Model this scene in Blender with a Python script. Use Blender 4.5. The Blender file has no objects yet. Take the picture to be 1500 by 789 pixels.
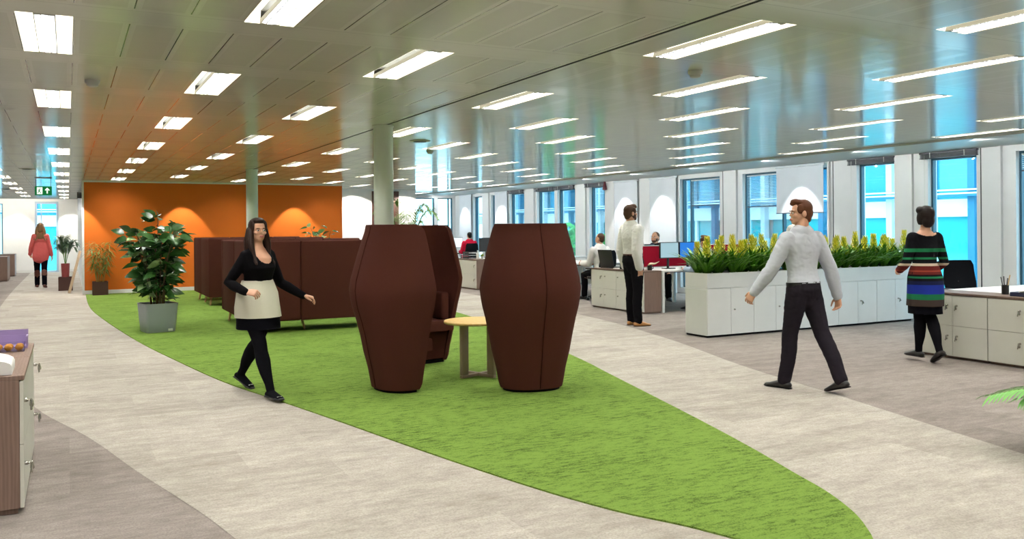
import bpy, bmesh, math, random
from mathutils import Vector, Matrix, Euler, noise
random.seed(7)
C = bpy.context.scene.collection
R = math.radians
SC = bpy.context.scene

# ------------------------------------------------------------------ materials
def lin(h):
    h = h.lstrip('#'); o = []
    for i in (0, 2, 4):
        v = int(h[i:i+2], 16)/255
        o.append(v/12.92 if v <= .04045 else ((v+.055)/1.055)**2.4)
    return (*o, 1)

class NT:
    def __init__(s, name):
        s.m = bpy.data.materials.new(name); s.m.use_nodes = True
        s.t = s.m.node_tree; s.b = s.t.nodes['Principled BSDF']; s.out = s.t.nodes['Material Output']
    def n(s, typ, **kw):
        nd = s.t.nodes.new(typ)
        for k, v in kw.items():
            if k.startswith('i_'): nd.inputs[k[2:].replace('_', ' ')].default_value = v
            else: setattr(nd, k, v)
        return nd
    def l(s, a, b): s.t.links.new(a, b)
    def math(s, op, a, b=None, c=None):
        nd = s.n('ShaderNodeMath', operation=op)
        for i, x in enumerate((a, b, c)):
            if x is None: continue
            if isinstance(x, (int, float)): nd.inputs[i].default_value = x
            else: s.l(x, nd.inputs[i])
        return nd.outputs[0]
    def mix(s, f, a, b):
        nd = s.n('ShaderNodeMix', data_type='RGBA')
        for i, x in ((0, f), (6, a), (7, b)):
            if isinstance(x, (int, float, tuple)): nd.inputs[i].default_value = x
            else: s.l(x, nd.inputs[i])
        return nd.outputs[2]
    def noise(s, scale, detail=3, rough=.5, vec=None, out='Fac'):
        nd = s.n('ShaderNodeTexNoise'); nd.inputs['Scale'].default_value = scale
        nd.inputs['Detail'].default_value = detail; nd.inputs['Roughness'].default_value = rough
        if vec is not None: s.l(vec, nd.inputs['Vector'])
        return nd.outputs[out]
    def pos(s, sc=(1, 1, 1), obj=False):
        src = s.n('ShaderNodeTexCoord').outputs['Object'] if obj else s.n('ShaderNodeNewGeometry').outputs['Position']
        mp = s.n('ShaderNodeMapping'); mp.inputs['Scale'].default_value = sc
        s.l(src, mp.inputs['Vector']); return mp.outputs[0]
    def bump(s, h, st=.3, dist=.01):
        nd = s.n('ShaderNodeBump'); nd.inputs['Strength'].default_value = st; nd.inputs['Distance'].default_value = dist
        s.l(h, nd.inputs['Height']); s.l(nd.outputs[0], s.b.inputs['Normal'])
    def col(s, x):
        if isinstance(x, tuple): s.b.inputs['Base Color'].default_value = x
        else: s.l(x, s.b.inputs['Base Color'])
    def set(s, rough=.5, spec=.5, metal=0):
        s.b.inputs['Roughness'].default_value = rough; s.b.inputs['Specular IOR Level'].default_value = spec
        s.b.inputs['Metallic'].default_value = metal

def sc4(c, k): return (min(1, c[0]*k), min(1, c[1]*k), min(1, c[2]*k), 1)

def plain(name, h, rough=.5, spec=.5, metal=0, var=.0, vscale=6):
    t = NT(name); c = lin(h); t.set(rough, spec, metal)
    v = max(var, .03)
    t.col(t.mix(t.noise(vscale, 2, vec=t.pos(obj=True)), sc4(c, 1-v), sc4(c, 1+v)))
    return t.m
def fabric(name, h, var=.12, scale=260, bump=.25, sheen=.0, rough=.9):
    t = NT(name); c = lin(h); t.set(rough, .2 if rough < .8 else .06)
    p = t.pos(obj=True); a = t.noise(scale, 2, vec=p); b = t.noise(4, 3, vec=p)
    m = t.mix(a, sc4(c, 1-var), sc4(c, 1+var))
    t.col(t.mix(t.math('MULTIPLY', b, .25), m, sc4(c, .75)))
    t.bump(a, bump, .002); t.b.inputs['Sheen Weight'].default_value = sheen
    return t.m
def wood(name, h1, h2, sc=(8, 8, .8), rough=.5):
    t = NT(name); t.set(rough, .4)
    p = t.pos(sc, True); n1 = t.noise(6, 5, .6, p)
    w = t.n('ShaderNodeTexWave'); w.inputs['Scale'].default_value = 2.2; w.inputs['Distortion'].default_value = 6
    w.inputs['Detail'].default_value = 3; t.l(p, w.inputs['Vector'])
    f = t.math('ADD', t.math('MULTIPLY', n1, .7), t.math('MULTIPLY', w.outputs[1], .3))
    t.col(t.mix(f, lin(h1), lin(h2))); return t.m
def emit(name, h, st, base=None):
    t = NT(name); t.col(lin(base or h)); t.b.inputs['Emission Color'].default_value = lin(h)
    t.b.inputs['Emission Strength'].default_value = st; t.set(.5, .3); return t.m
def leafmat(name, h1, h2, rough=.35):
    t = NT(name); t.set(rough, .5)
    t.col(t.mix(t.noise(9, 2, vec=t.pos(obj=True)), lin(h1), lin(h2)))
    t.b.inputs['Subsurface Weight'].default_value = 0; return t.m

M = {}
M['white'] = plain('white_paint', '#E2E3E0', .55, .3)
M['wallwhite'] = plain('wall_paint', '#EDEEEC', .7, .2, var=.02)
M['lacquer'] = plain('white_lacquer', '#E6E7E3', .4, .4)
M['steelwhite'] = plain('steel_white', '#D9DCD4', .45, .4)
M['creamdoor'] = plain('cream_door', '#D5D5C9', .45, .4)
M['taupewood'] = wood('taupe_wood', '#6B564C', '#957C6E')
M['edgewood'] = wood('edge_wood', '#5C4A41', '#7E685A')
M['birch'] = wood('birch_wood', '#D2A85C', '#E6C68A', (3, 3, 3))
M['legwood'] = wood('leg_wood', '#B98F62', '#D8B488')
M['tabletaupe'] = plain('table_leg_taupe', '#94806C', .5)
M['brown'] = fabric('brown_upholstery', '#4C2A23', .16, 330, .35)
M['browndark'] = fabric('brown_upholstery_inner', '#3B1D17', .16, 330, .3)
M['black'] = plain('black_plastic', '#121314', .4, .5)
M['blackmatte'] = plain('black_matte', '#0B0B0C', .8, .2)
M['mesh'] = fabric('black_mesh', '#15171B', .3, 400, .4)
M['darkgrey'] = plain('dark_grey', '#3A3C3F', .5)
M['grey'] = plain('grey_metal', '#8E9092', .35, .5, .6)
M['chrome'] = plain('chrome', '#B9B6AF', .25, .5, 1)
M['column'] = plain('column_paint', '#DBE3D6', .45, .35, var=.02)
M['pot_grey'] = plain('grey_pot', '#929A9C', .4, .5)
M['pot_brown'] = plain('brown_pot', '#38180F', .6)
M['pot_red'] = plain('red_pot', '#8C3A38', .5)
M['soil'] = plain('soil', '#211710', .95, .1, var=.4, vscale=60)
M['rubber1'] = leafmat('rubber_leaf', '#1C3616', '#46733A', .26)
M['rubber2'] = leafmat('rubber_leaf_pale', '#5E8347', '#A4BE86', .3)
M['bamboo'] = leafmat('bamboo_leaf', '#2F5A22', '#68923A', .45)
M['palm'] = leafmat('palm_leaf', '#2E5A22', '#6E9A3C', .4)
M['palmbright'] = leafmat('palm_leaf_bright', '#3B8A2C', '#7CC04C', .4)
M['palmgrey'] = leafmat('palm_leaf_cool', '#4B6A4B', '#83A184', .4)
M['stem'] = plain('stem', '#5A4630', .8)
M['cane'] = plain('cane', '#A9854A', .6)
M['brom'] = leafmat('bromeliad_leaf', '#2A5C12', '#68A62C', .3)
M['bromy'] = leafmat('bromeliad_flower', '#F4E532', '#FFF870', .4)
M['bromg'] = leafmat('bromeliad_tip', '#A8C228', '#E0E240', .4)
M['red'] = fabric('red_screen', '#96152A', .1, 300, .2)
M['fabricblind'] = fabric('blind_fabric', '#E2E8EC', .03, 200, .05)
M['blinddark'] = plain('blind_stack', '#55565C', .5)
M['screenwhite'] = emit('screen_white', '#E9F6FA', .9, '#202020')
M['screengrey'] = emit('screen_pale_blue', '#A9CDD8', .7, '#202020')
M['screenblue'] = emit('screen_blue', '#1C74D0', .9, '#101020')
M['paper'] = plain('paper', '#F0EFEB', .8, .2)
M['navy'] = plain('navy_folder', '#1A2140', .5)
M['lilac'] = plain('lilac_card', '#A48FBD', .6)
M['pastry'] = plain('pastry', '#C98A3A', .7, .3, var=.35, vscale=40)
M['signgreen'] = emit('sign_green', '#0C6B35', .55)
M['signwhite'] = emit('sign_white', '#F4FFF4', .9)
M['frame_blue'] = plain('window_frame', '#AFC6D6', .4, .5)
M['frame_dark'] = plain('window_frame_dark', '#2F5868', .4, .5)
M['doorbrown'] = plain('brown_door_frame', '#4A2A22', .5)
M['plank'] = wood('plank', '#A58E74', '#C9B498')
M['detector'] = plain('detector', '#B9BAB4', .5)
M['yellowgreen'] = plain('yellow_green', '#B6C234', .6)
M['pink'] = plain('pink_item', '#C93A5A', .6)

def glassmat(name, tint):
    t = NT(name); nt = t.t; nt.nodes.remove(t.b)
    tr = t.n('ShaderNodeBsdfTransparent'); tr.inputs[0].default_value = tint
    gl = t.n('ShaderNodeBsdfGlossy'); gl.inputs['Roughness'].default_value = .02
    fr = t.n('ShaderNodeFresnel'); fr.inputs[0].default_value = 1.45
    mx = t.n('ShaderNodeMixShader')
    t.l(t.math('MULTIPLY', fr.outputs[0], .6), mx.inputs[0]); t.l(tr.outputs[0], mx.inputs[1]); t.l(gl.outputs[0], mx.inputs[2])
    t.l(mx.outputs[0], t.out.inputs[0]); return t.m
M['glass'] = glassmat('window_glass', (.72, .93, .985, 1))
M['clear'] = glassmat('clear_plastic', (.93, .95, .96, 1))

# carpet ---------------------------------------------------------------
def carpet(name, h1, h2, h3, var=1.0):
    t = NT(name); t.set(.95, .1)
    p = t.pos((.8, 2.3, 1)); streak = t.noise(2.6, 6, .68, p)
    fine = t.noise(85, 3, .75, t.pos()); mid = t.noise(14, 4, .7, t.pos((.6, 1.5, 1)))
    br = t.n('ShaderNodeTexBrick'); br.offset = .5
    for k, v in (('Scale', 1.0), ('Mortar Size', 0.0), ('Brick Width', 1.0), ('Row Height', .5), ('Bias', 0)): br.inputs[k].default_value = v
    br.inputs['Color1'].default_value = (.35, .35, .35, 1); br.inputs['Color2'].default_value = (.65, .65, .65, 1)
    t.l(t.pos(), br.inputs['Vector'])
    sp = t.n('ShaderNodeSeparateColor'); t.l(br.outputs[0], sp.inputs[0])
    f = t.math('ADD', t.math('MULTIPLY', streak, 1.25), t.math('MULTIPLY', sp.outputs[0], .85))
    f = t.math('ADD', t.math('SUBTRACT', f, .56), t.math('MULTIPLY', t.math('SUBTRACT', mid, .5), 1.0))
    f = t.math('MULTIPLY', f, 1.0)
    a = t.mix(f, lin(h1), lin(h2))
    ff = t.math('MULTIPLY', t.math('SUBTRACT', fine, .42), 3.2)
    cl = t.n('ShaderNodeClamp'); t.l(ff, cl.inputs[0])
    t.col(t.mix(t.math('MULTIPLY', cl.outputs[0], .62), a, lin(h3)))
    t.bump(t.math('ADD', fine, t.math('MULTIPLY', mid, .5)), .5, .006); return t.m
M['carpet_light'] = carpet('carpet_light', '#8B847A', '#C3BDB3', '#7A736B')
M['carpet_dark'] = carpet('carpet_dark', '#736A64', '#A29A93', '#5F5753')
def turf():
    t = NT('green_carpet'); t.set(.95, .1)
    big = t.noise(1.6, 4, .6, t.pos((1, 1.6, 1))); st = t.noise(13, 4, .65, t.pos((.7, 2.4, 1))); fine = t.noise(120, 2, .7, t.pos((.7, 1.3, 1)))
    f = t.math('ADD', t.math('MULTIPLY', st, .9), t.math('MULTIPLY', fine, .75))
    f = t.math('ADD', f, t.math('MULTIPLY', big, .4)); f = t.math('MULTIPLY', t.math('SUBTRACT', f, .70), 2.7)
    cl = t.n('ShaderNodeClamp'); t.l(f, cl.inputs[0])
    t.col(t.mix(cl.outputs[0], lin('#2C420E'), lin('#7E9C46')))
    t.bump(t.math('ADD', st, fine), .8, .02); return t.m
M['turf'] = turf()
def orange():
    t = NT('orange_paint'); t.set(.65, .25); c = lin('#D06A20')
    t.col(t.mix(t.noise(2, 3, vec=t.pos()), sc4(c, .94), sc4(c, 1.05))); t.bump(t.noise(120, 2, vec=t.pos()), .08, .002); return t.m
M['orange'] = orange()
SX = 3.23           # the dark movement joint in the ceiling
TW, TP, TL = .286, 1.415, 1.14
def ceilmat():
    t = NT('metal_ceiling')
    p = t.n('ShaderNodeNewGeometry').outputs['Position']; sp = t.n('ShaderNodeSeparateXYZ'); t.l(p, sp.inputs[0])
    X, Y = sp.outputs[0], sp.outputs[1]
    right = t.math('GREATER_THAN', X, SX)
    x0 = t.math('MULTIPLY_ADD', right, 3.537-.037, .037); y0 = t.math('MULTIPLY_ADD', right, 3.68-5.28, 5.28)
    ux = t.math('FRACT', t.math('ADD', t.math('DIVIDE', t.math('SUBTRACT', X, x0), TW), 40.0))
    uy = t.math('MULTIPLY', t.math('FRACT', t.math('ADD', t.math('DIVIDE', t.math('SUBTRACT', Y, y0), TP), 40.0)), TP)
    intile = t.math('LESS_THAN', uy, TL)
    dx = t.math('MULTIPLY', t.math('SUBTRACT', .5, t.math('ABSOLUTE', t.math('SUBTRACT', ux, .5))), TW)
    dy = t.math('SUBTRACT', TL/2, t.math('ABSOLUTE', t.math('SUBTRACT', uy, TL/2)))
    gapw = t.math('MULTIPLY_ADD', right, -.0016, .0034)
    gap = t.math('MULTIPLY', t.math('LESS_THAN', dx, gapw), t.math('GREATER_THAN', dy, .05))
    gap2 = t.math('MULTIPLY', t.math('LESS_THAN', t.math('ABSOLUTE', dy), .0025), .35)
    inner = t.math('MULTIPLY', t.math('GREATER_THAN', dx, .035), t.math('GREATER_THAN', dy, .06))
    base = t.mix(inner, lin('#E9E9DE'), lin('#DDDDD1'))
    line = t.math('MAXIMUM', t.math('MULTIPLY', gap, t.math('MULTIPLY_ADD', right, -.6, .85)), gap2)
    t.col(t.mix(line, base, lin('#17150F')))
    t.set(.15, .7); rz = t.math('MULTIPLY_ADD', inner, .06, .12); t.l(rz, t.b.inputs['Roughness'])
    wav = t.noise(1.2, 2, .5, t.pos((1.2, 5, 1)))
    t.bump(t.math('ADD', t.math('MULTIPLY', wav, .6), t.math('MULTIPLY', inner, .02)), .10, .02)
    return t.m
M['ceiling'] = ceilmat()
M['ceilplain'] = plain('ceiling_plaster', '#DADBD8', .35, .5, var=.02)
M['jointblack'] = plain('ceiling_joint', '#14120D', .8)
M['reflector'] = emit('light_reflector', '#FFF7E2', 1.0, '#F5F2E6')  # lamplight on the reflector is put in as its own glow
M['louver'] = plain('light_louver', '#8E939A', .4, .5)
M['louverbox'] = plain('light_louver_side', '#A9A79C', .5)

# ------------------------------------------------------------------ mesh builder
class MB:
    def __init__(s): s.v = []; s.f = []; s.mi = []
    def add(s, vs, fs, mi=0, mat=None):
        o = len(s.v)
        s.v += [tuple(mat @ Vector(v)) if mat else tuple(v) for v in vs]
        s.f += [tuple(i+o for i in f) for f in fs]; s.mi += [mi]*len(fs); return s
    def box(s, x0, y0, z0, x1, y1, z1, b=0, mat=None, mi=0, seg=2):
        if b <= 0:
            vs = [(x, y, z) for x in (x0, x1) for y in (y0, y1) for z in (z0, z1)]
            return s.add(vs, [(0,1,3,2), (4,6,7,5), (0,4,5,1), (2,3,7,6), (0,2,6,4), (1,5,7,3)], mi, mat)
        bm = bmesh.new(); bmesh.ops.create_cube(bm, size=1)
        for v in bm.verts: v.co = Vector(((x0+x1)/2+v.co.x*(x1-x0), (y0+y1)/2+v.co.y*(y1-y0), (z0+z1)/2+v.co.z*(z1-z0)))
        bmesh.ops.bevel(bm, geom=bm.edges[:], offset=b, segments=seg, profile=.5, affect='EDGES')
        bm.verts.index_update()
        s.add([v.co[:] for v in bm.verts], [[v.index for v in f.verts] for f in bm.faces], mi, mat); bm.free(); return s
    def rings(s, rs, cap0=True, cap1=True, mi=0, closed=True, mat=None):
        n = len(rs[0]); vs = [p for r in rs for p in r]; fs = []
        for i in range(len(rs)-1):
            for j in range(n if closed else n-1):
                k = (j+1) % n; fs.append((i*n+j, i*n+k, (i+1)*n+k, (i+1)*n+j))
        if cap0: fs.append(tuple(range(n-1, -1, -1)))
        if cap1: fs.append(tuple((len(rs)-1)*n+j for j in range(n)))
        return s.add(vs, fs, mi, mat)
    def cyl(s, x, y, z0, z1, r0, r1=None, n=20, mi=0, mat=None):
        r1 = r0 if r1 is None else r1
        return s.rings([[(x+r*math.cos(2*math.pi*j/n), y+r*math.sin(2*math.pi*j/n), z) for j in range(n)] for r, z in ((r0, z0), (r1, z1))], mi=mi, mat=mat)
    def lathe(s, prof, x=0, y=0, n=24, mi=0, mat=None, cap0=True, cap1=True):
        return s.rings([[(x+r*math.cos(2*math.pi*j/n), y+r*math.sin(2*math.pi*j/n), z) for j in range(n)] for r, z in prof], cap0, cap1, mi, mat=mat)
    def tube(s, pts, rad, sides=None, n=12, dome=True, mi=0):
        pts = [Vector(p) for p in pts]; rad = [(r, r) if isinstance(r, (int, float)) else r for r in rad]
        rs = []; prev = None; L = len(pts); fr = []
        for i in range(L):
            t = (pts[min(i+1, L-1)]-pts[max(i-1, 0)]).normalized()
            if sides: a = Vector(sides[i] if isinstance(sides, list) else sides)
            elif prev is not None: a = prev
            else: a = Vector((1, 0, 0)) if abs(t.x) < .8 else Vector((0, 1, 0))
            a = (a-t*a.dot(t)).normalized(); prev = a; fr.append((pts[i], t, a, t.cross(a)))
        def ring(c, a, b, ra, rb): return [tuple(c+a*(ra*math.cos(2*math.pi*j/n))+b*(rb*math.sin(2*math.pi*j/n))) for j in range(n)]
        if dome:
            c, t, a, b = fr[0]; ra, rb = rad[0]; m = min(ra, rb)
            for q in (80, 55, 28): rs.append(ring(c-t*(m*math.sin(R(q))), a, b, ra*math.cos(R(q)), rb*math.cos(R(q))))
        for (c, t, a, b), (ra, rb) in zip(fr, rad): rs.append(ring(c, a, b, ra, rb))
        if dome:
            c, t, a, b = fr[-1]; ra, rb = rad[-1]; m = min(ra, rb)
            for q in (28, 55, 80): rs.append(ring(c+t*(m*math.sin(R(q))), a, b, ra*math.cos(R(q)), rb*math.cos(R(q))))
        return s.rings(rs, mi=mi)
    def ell(s, c, r, mat=None, n=16, mi=0):
        m = n//2; rs = []
        for i in range(1, m):
            th = math.pi*i/m
            rs.append([(c[0]+r[0]*math.sin(th)*math.cos(2*math.pi*j/n), c[1]+r[1]*math.sin(th)*math.sin(2*math.pi*j/n), c[2]-r[2]*math.cos(th)) for j in range(n)])
        return s.rings(rs, mi=mi, mat=mat)
    def strip(s, pts, widths, side, fold=0, mi=0):
        """leaf blade along pts, widths per point, side vector(s)"""
        vs = []; fs = []
        for i, (p, w) in enumerate(zip(pts, widths)):
            sd = Vector(side[i] if isinstance(side, list) else side); p = Vector(p)
            t = (Vector(pts[min(i+1, len(pts)-1)])-Vector(pts[max(i-1, 0)])).normalized()
            up = sd.cross(t)
            vs += [tuple(p-sd*w+up*(fold*w)), tuple(p), tuple(p+sd*w+up*(fold*w))]
        for i in range(len(pts)-1):
            a = i*3; fs += [(a, a+1, a+4, a+3), (a+1, a+2, a+5, a+4)]
        return s.add(vs, fs, mi)
    def mesh(s, name, mats, smooth=40, recalc=True):
        me = bpy.data.meshes.new(name); me.from_pydata(s.v, [], s.f)
        for m in (mats if isinstance(mats, list) else [mats]): me.materials.append(M[m] if isinstance(m, str) else m)
        me.polygons.foreach_set('material_index', s.mi)
        if recalc:
            bm = bmesh.new(); bm.from_mesh(me); bmesh.ops.recalc_face_normals(bm, faces=bm.faces[:]); bm.to_mesh(me); bm.free()
        if smooth:
            me.polygons.foreach_set('use_smooth', [True]*len(me.polygons))
            if smooth < 180: me.set_sharp_from_angle(angle=R(smooth))
        me.update(); return me
    def obj(s, name, mats, parent=None, smooth=40, recalc=True):
        o = bpy.data.objects.new(name, s.mesh(name, mats, smooth, recalc)); C.objects.link(o)
        if parent: o.parent = parent
        return o
    def fuse(s, name, mats, parent, voxel, iters=4, fac=.5, wr=0):
        """union of the overlapping solids as one continuous skin"""
        o = s.obj(name, mats, None, 0)
        m = o.modifiers.new('r', 'REMESH'); m.mode = 'VOXEL'; m.voxel_size = voxel; m.use_smooth_shade = True
        if iters:
            q = o.modifiers.new('s', 'SMOOTH'); q.iterations = iters; q.factor = fac
        dg = bpy.context.evaluated_depsgraph_get(); dg.update()
        me = bpy.data.meshes.new_from_object(o.evaluated_get(dg), depsgraph=dg)
        o.modifiers.clear(); old = o.data; o.data = me; bpy.data.meshes.remove(old)
        if wr:                                          # soft cloth folds
            nz = [v.normal.copy() for v in me.vertices]
            for v, n_ in zip(me.vertices, nz):
                c = v.co; q = noise.noise(Vector((c.x*9+c.z*5, c.y*9, c.z*13-c.x*6)))+.6*noise.noise(Vector((c.x*20, c.y*20-c.z*11, c.z*26)))
                v.co = c+n_*(wr*(abs(q)*1.6-.5))
        if not me.materials: me.materials.append(M[mats] if isinstance(mats, str) else mats)
        me.polygons.foreach_set('use_smooth', [True]*len(me.polygons)); me.name = name
        if parent: o.parent = parent
        return o

def thing(name, label, cat, loc=(0, 0, 0), rz=0, group=None):
    o = bpy.data.objects.new(name, None); C.objects.link(o); o.empty_display_size = .1
    o.location = loc; o.rotation_euler = (0, 0, rz); o['label'] = label; o['category'] = cat
    if group: o['group'] = group
    return o
def tag(o, label, cat, group=None):
    o['label'] = label; o['category'] = cat
    if group: o['group'] = group
    return o
def struct(o): o['kind'] = 'structure'; return o
def dup(root, loc=None, rz=None, label=None):
    r = root.copy(); C.objects.link(r)
    if loc is not None: r.location = loc
    if rz is not None: r.rotation_euler = (0, 0, rz)
    if label: r['label'] = label
    for ch in list(root.children):
        c = ch.copy(); C.objects.link(c); c.parent = r
        for g in ch.children:
            d = g.copy(); C.objects.link(d); d.parent = c
    return r

def spline(pts, n=8, closed=False):
    out = []; L = len(pts)
    g = (lambda i: pts[i % L]) if closed else (lambda i: pts[max(0, min(L-1, i))])
    for i in range(L if closed else L-1):
        p0, p1, p2, p3 = g(i-1), g(i), g(i+1), g(i+2)
        for k in range(n):
            t = k/n
            out.append(tuple(.5*((2*b)+(-a+c)*t+(2*a-5*b+4*c-d)*t*t+(-a+3*b-3*c+d)*t**3) for a, b, c, d in zip(p0, p1, p2, p3)))
    if not closed: out.append(tuple(pts[-1]))
    return out
def interp(tab, z):
    if z <= tab[0][0]: return tab[0][1]
    for (a, va), (b, vb) in zip(tab, tab[1:]):
        if z <= b:
            t = (z-a)/(b-a); t = t*t*(3-2*t)*.5+t*.5; return va+(vb-va)*t
    return tab[-1][1]
ORD = ['nearest', 'second nearest', 'third nearest', 'fourth nearest', 'fifth nearest', 'sixth nearest', 'seventh nearest', 'eighth nearest', 'ninth nearest', 'tenth nearest', 'eleventh nearest', 'twelfth nearest']
# ------------------------------------------------------------------ camera
CAMH, TH, FPX, ROLL = 1.5, R(27.5), 1250., .008
cam = bpy.data.cameras.new('camera'); co = bpy.data.objects.new('camera', cam); C.objects.link(co)
cam.sensor_width = 36; cam.sensor_fit = 'HORIZONTAL'; cam.lens = FPX/1500*36; cam.shift_y = -61.5/1500
cam.clip_start = .05; cam.clip_end = 400
co.matrix_world = Matrix.Translation((0, 0, CAMH)) @ Matrix.Rotation(-TH, 4, 'Z') @ Matrix.Rotation(R(90), 4, 'X') @ Matrix.Rotation(-ROLL, 4, 'Z')
SC.camera = co
def px(X, Y, Z):
    z = Y*math.cos(TH)+X*math.sin(TH); xr = X*math.cos(TH)-Y*math.sin(TH)
    if z < .1: return (-1e4, -1e4)
    u = FPX*xr/z; v = -FPX*(Z-CAMH)/z
    return (750+u+v*ROLL, 333-u*ROLL+v)
def inframe(X, Y, Z, m=0):
    a, b = px(X, Y, Z); return -m < a < 1500+m and -m < b < 789+m
CZ = 2.68; WX = 12.3; FARY = 35.5; NY = 28.0
# ------------------------------------------------------------------ room shell
struct(MB().box(-6.2, -2.7, -.12, 12.6, 36, 0).obj('floor', 'carpet_dark', smooth=0))
def flat(name, pts, z, m):
    bm = bmesh.new(); vs = [bm.verts.new((x, y, z)) for x, y in pts]; f = bm.faces.new(vs)
    if f.normal.z < 0: f.normal_flip()
    bmesh.ops.triangulate(bm, faces=[f]); me = bpy.data.meshes.new(name); bm.to_mesh(me); bm.free()
    me.materials.append(M[m]); o = bpy.data.objects.new(name, me); C.objects.link(o); return o
pr_ = spline([(8.2, 24.6), (8.1, 18), (7.75, 12.4), (7.12, 9.28), (6.4, 7.0), (5.99, 5.31), (5.5, 3.39), (5.0, 1.2), (4.2, -2.5)], 6)
pl_ = spline([(.6, -2.5), (.9, 2.6), (.71, 4.3), (.37, 5.8), (.12, 6.93), (-.27, 8.38), (-.7, 11), (-1.12, 17), (-1.24, 24), (-1.2, 35.4)], 6)
struct(flat('floor', pr_+pl_+[(.33, 35.4), (.33, 24.6)], .003, 'carpet_light'))
tl = spline([(.36, 22.38), (.37, 18.7), (.52, 16), (.82, 12.6), (1.1, 10.4), (1.35, 8.74), (1.6, 7.65), (1.87, 6.45), (2.07, 5.51), (2.24, 4.77), (2.39, 4.19), (2.55, 3.72), (2.72, 3.38), (2.88, 2.98), (3.1, 2.72), (3.32, 2.76), (3.48, 2.93), (3.62, 3.14), (3.76, 3.44), (3.87, 3.78), (4.07, 4.38), (4.36, 5.38), (4.84, 7.15), (5.17, 8.4), (5.72, 11), (6.1, 13.9), (6.4, 17), (6.5, 20), (6.5, 22.38)], 6)
mb = MB(); n = len(tl)
mb.v = [(x, y, .002) for x, y in tl]+[(x, y, .012) for x, y in tl]
mb.f = [(i, i+1, n+i+1, n+i) for i in range(n-1)]; mb.mi = [0]*(n-1)
gc = flat('green_carpet', tl, .012, 'turf')
bm = bmesh.new(); bm.from_mesh(gc.data)
tmp = mb.mesh('edge', 'turf', 0); bm.from_mesh(tmp); bm.to_mesh(gc.data); bm.free(); bpy.data.meshes.remove(tmp)
tag(gc, 'bright green grass-look carpet inlaid as a long leaf-shaped island in the beige floor', 'carpet')

# ceiling with openings for the fittings
fix = []                                             # (x, y, column index)
def cols_left(): return [(i, .037+TW*(k)+TW/2, 5.85 if q else 7.265) for i, k, q in ((0, -9, 1), (1, -5, 0), (2, -1, 1), (3, 3, 0), (4, 7, 1))]
def cols_right(): return [(5+i, 3.537+TW*4*i+TW/2, 4.25 if i % 2 == 0 else 5.665) for i in range(7)]
def blocked(x, y):
    if x < .33: return y > 34.4
    if x < 6.53: return y > 21.9
    if x < 9.48: return y > 24.0
    return y > 27.3
for c, x, y0 in cols_left()+cols_right():
    y = y0-2*2.83
    while y < 35:
        if y > -1.9 and not blocked(x, y): fix.append((x, y, c))
        y += 2.83
holes = {(round(x*50), round(y*20+.25)) for x, y, c in fix}
mb = MB()
def quad(x0, y0, x1, y1):
    if x1-x0 > 1e-4 and y1-y0 > 1e-4: mb.add([(x0, y0, CZ), (x0, y1, CZ), (x1, y1, CZ), (x1, y0, CZ)], [(0, 1, 2, 3)])
for xa, xb, ys, cols in ((-6.2, SX-.008, 5.28, cols_left()), (SX+.008, 10.85, 3.68, cols_right())):
    k = -6
    while ys+k*TP < 36:
        y0 = ys+k*TP; y1 = y0+TL
        x = xa
        for c, cx, _ in cols:
            if (round(cx*50), round((y0+y1)*10+.25)) in holes:
                quad(x, y0, cx-TW/2, y1); x = cx+TW/2
        quad(x, y0, xb, y1); quad(xa, y1, xb, y0+TP); k += 1
ce = struct(mb.obj('ceiling', 'ceiling', smooth=0, recalc=False))
struct(MB().box(SX-.012, -2.7, CZ-.002, SX+.012, 24.6, CZ+.03).obj('trim_1', 'jointblack', smooth=0))
struct(MB().box(10.85, -2.7, CZ-.03, WX+.2, 28.2, CZ+.06).obj('ceiling', 'ceilplain', smooth=0))
struct(MB().box(-6.2, -2.7, CZ+.12, WX+.3, 36, CZ+.2).obj('ceiling', 'ceilplain', smooth=0))

# walls
struct(MB().box(-6.4, -2.7, 0, -6.2, 36, CZ+.2).obj('wall_left', 'wallwhite', smooth=0))
struct(MB().box(-6.4, -2.9, 0, WX+.3, -2.7, CZ+.2).obj('wall_back', 'wallwhite', smooth=0))
struct(MB().box(.33, 22.4, 0, 6.53, 22.52, CZ).obj('wall_orange', 'orange', smooth=0))
struct(MB().box(.33, 22.52, 0, 6.53, 36, CZ).obj('wall_core', 'wallwhite', smooth=0))
struct(MB().box(6.53, 24.6, 0, 8.22, 24.8, CZ).box(8.73, 24.6, 0, 9.48, 24.8, CZ).box(8.22, 24.6, 2.6, 8.73, 24.8, CZ).box(9.36, 24.8, 0, 9.48, 28, CZ).obj('wall_front', 'wallwhite', smooth=0))
struct(MB().box(.295, 22.375, 0, .34, 22.42, CZ).obj('trim_2', 'white', smooth=0))
struct(MB().box(.34, 22.385, CZ-.035, 6.53, 22.40, CZ).obj('trim_3', 'white', smooth=0))
struct(MB().box(.34, 22.385, .0, 6.53, 22.40, .10).obj('baseboard_front', 'white', smooth=0))
struct(MB().box(-6.2, 35.47, 0, -1.10, 35.5, .1).box(-.28, 35.47, 0, .33, 35.5, .1).obj('baseboard_far', 'white', smooth=0))
# brown door behind the column
d = struct(thing('door_1', 'x', 'x')); del d['label']; del d['category']
MB().box(8.08, 24.56, 0, 8.22, 24.66, 2.62).box(8.73, 24.56, 0, 8.92, 24.66, 2.62).box(8.22, 24.56, 2.52, 8.73, 24.66, 2.62).obj('door_frame', 'doorbrown', d, 0)
MB().box(8.22, 24.62, .01, 8.73, 24.66, 2.52).obj('door_leaf', 'doorbrown', d, 0)
MB().tube([(8.3, 24.61, 1.0), (8.3, 24.57, 1.0), (8.4, 24.57, 1.0)], [.009]*3).obj('door_handle', 'chrome', d)

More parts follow.
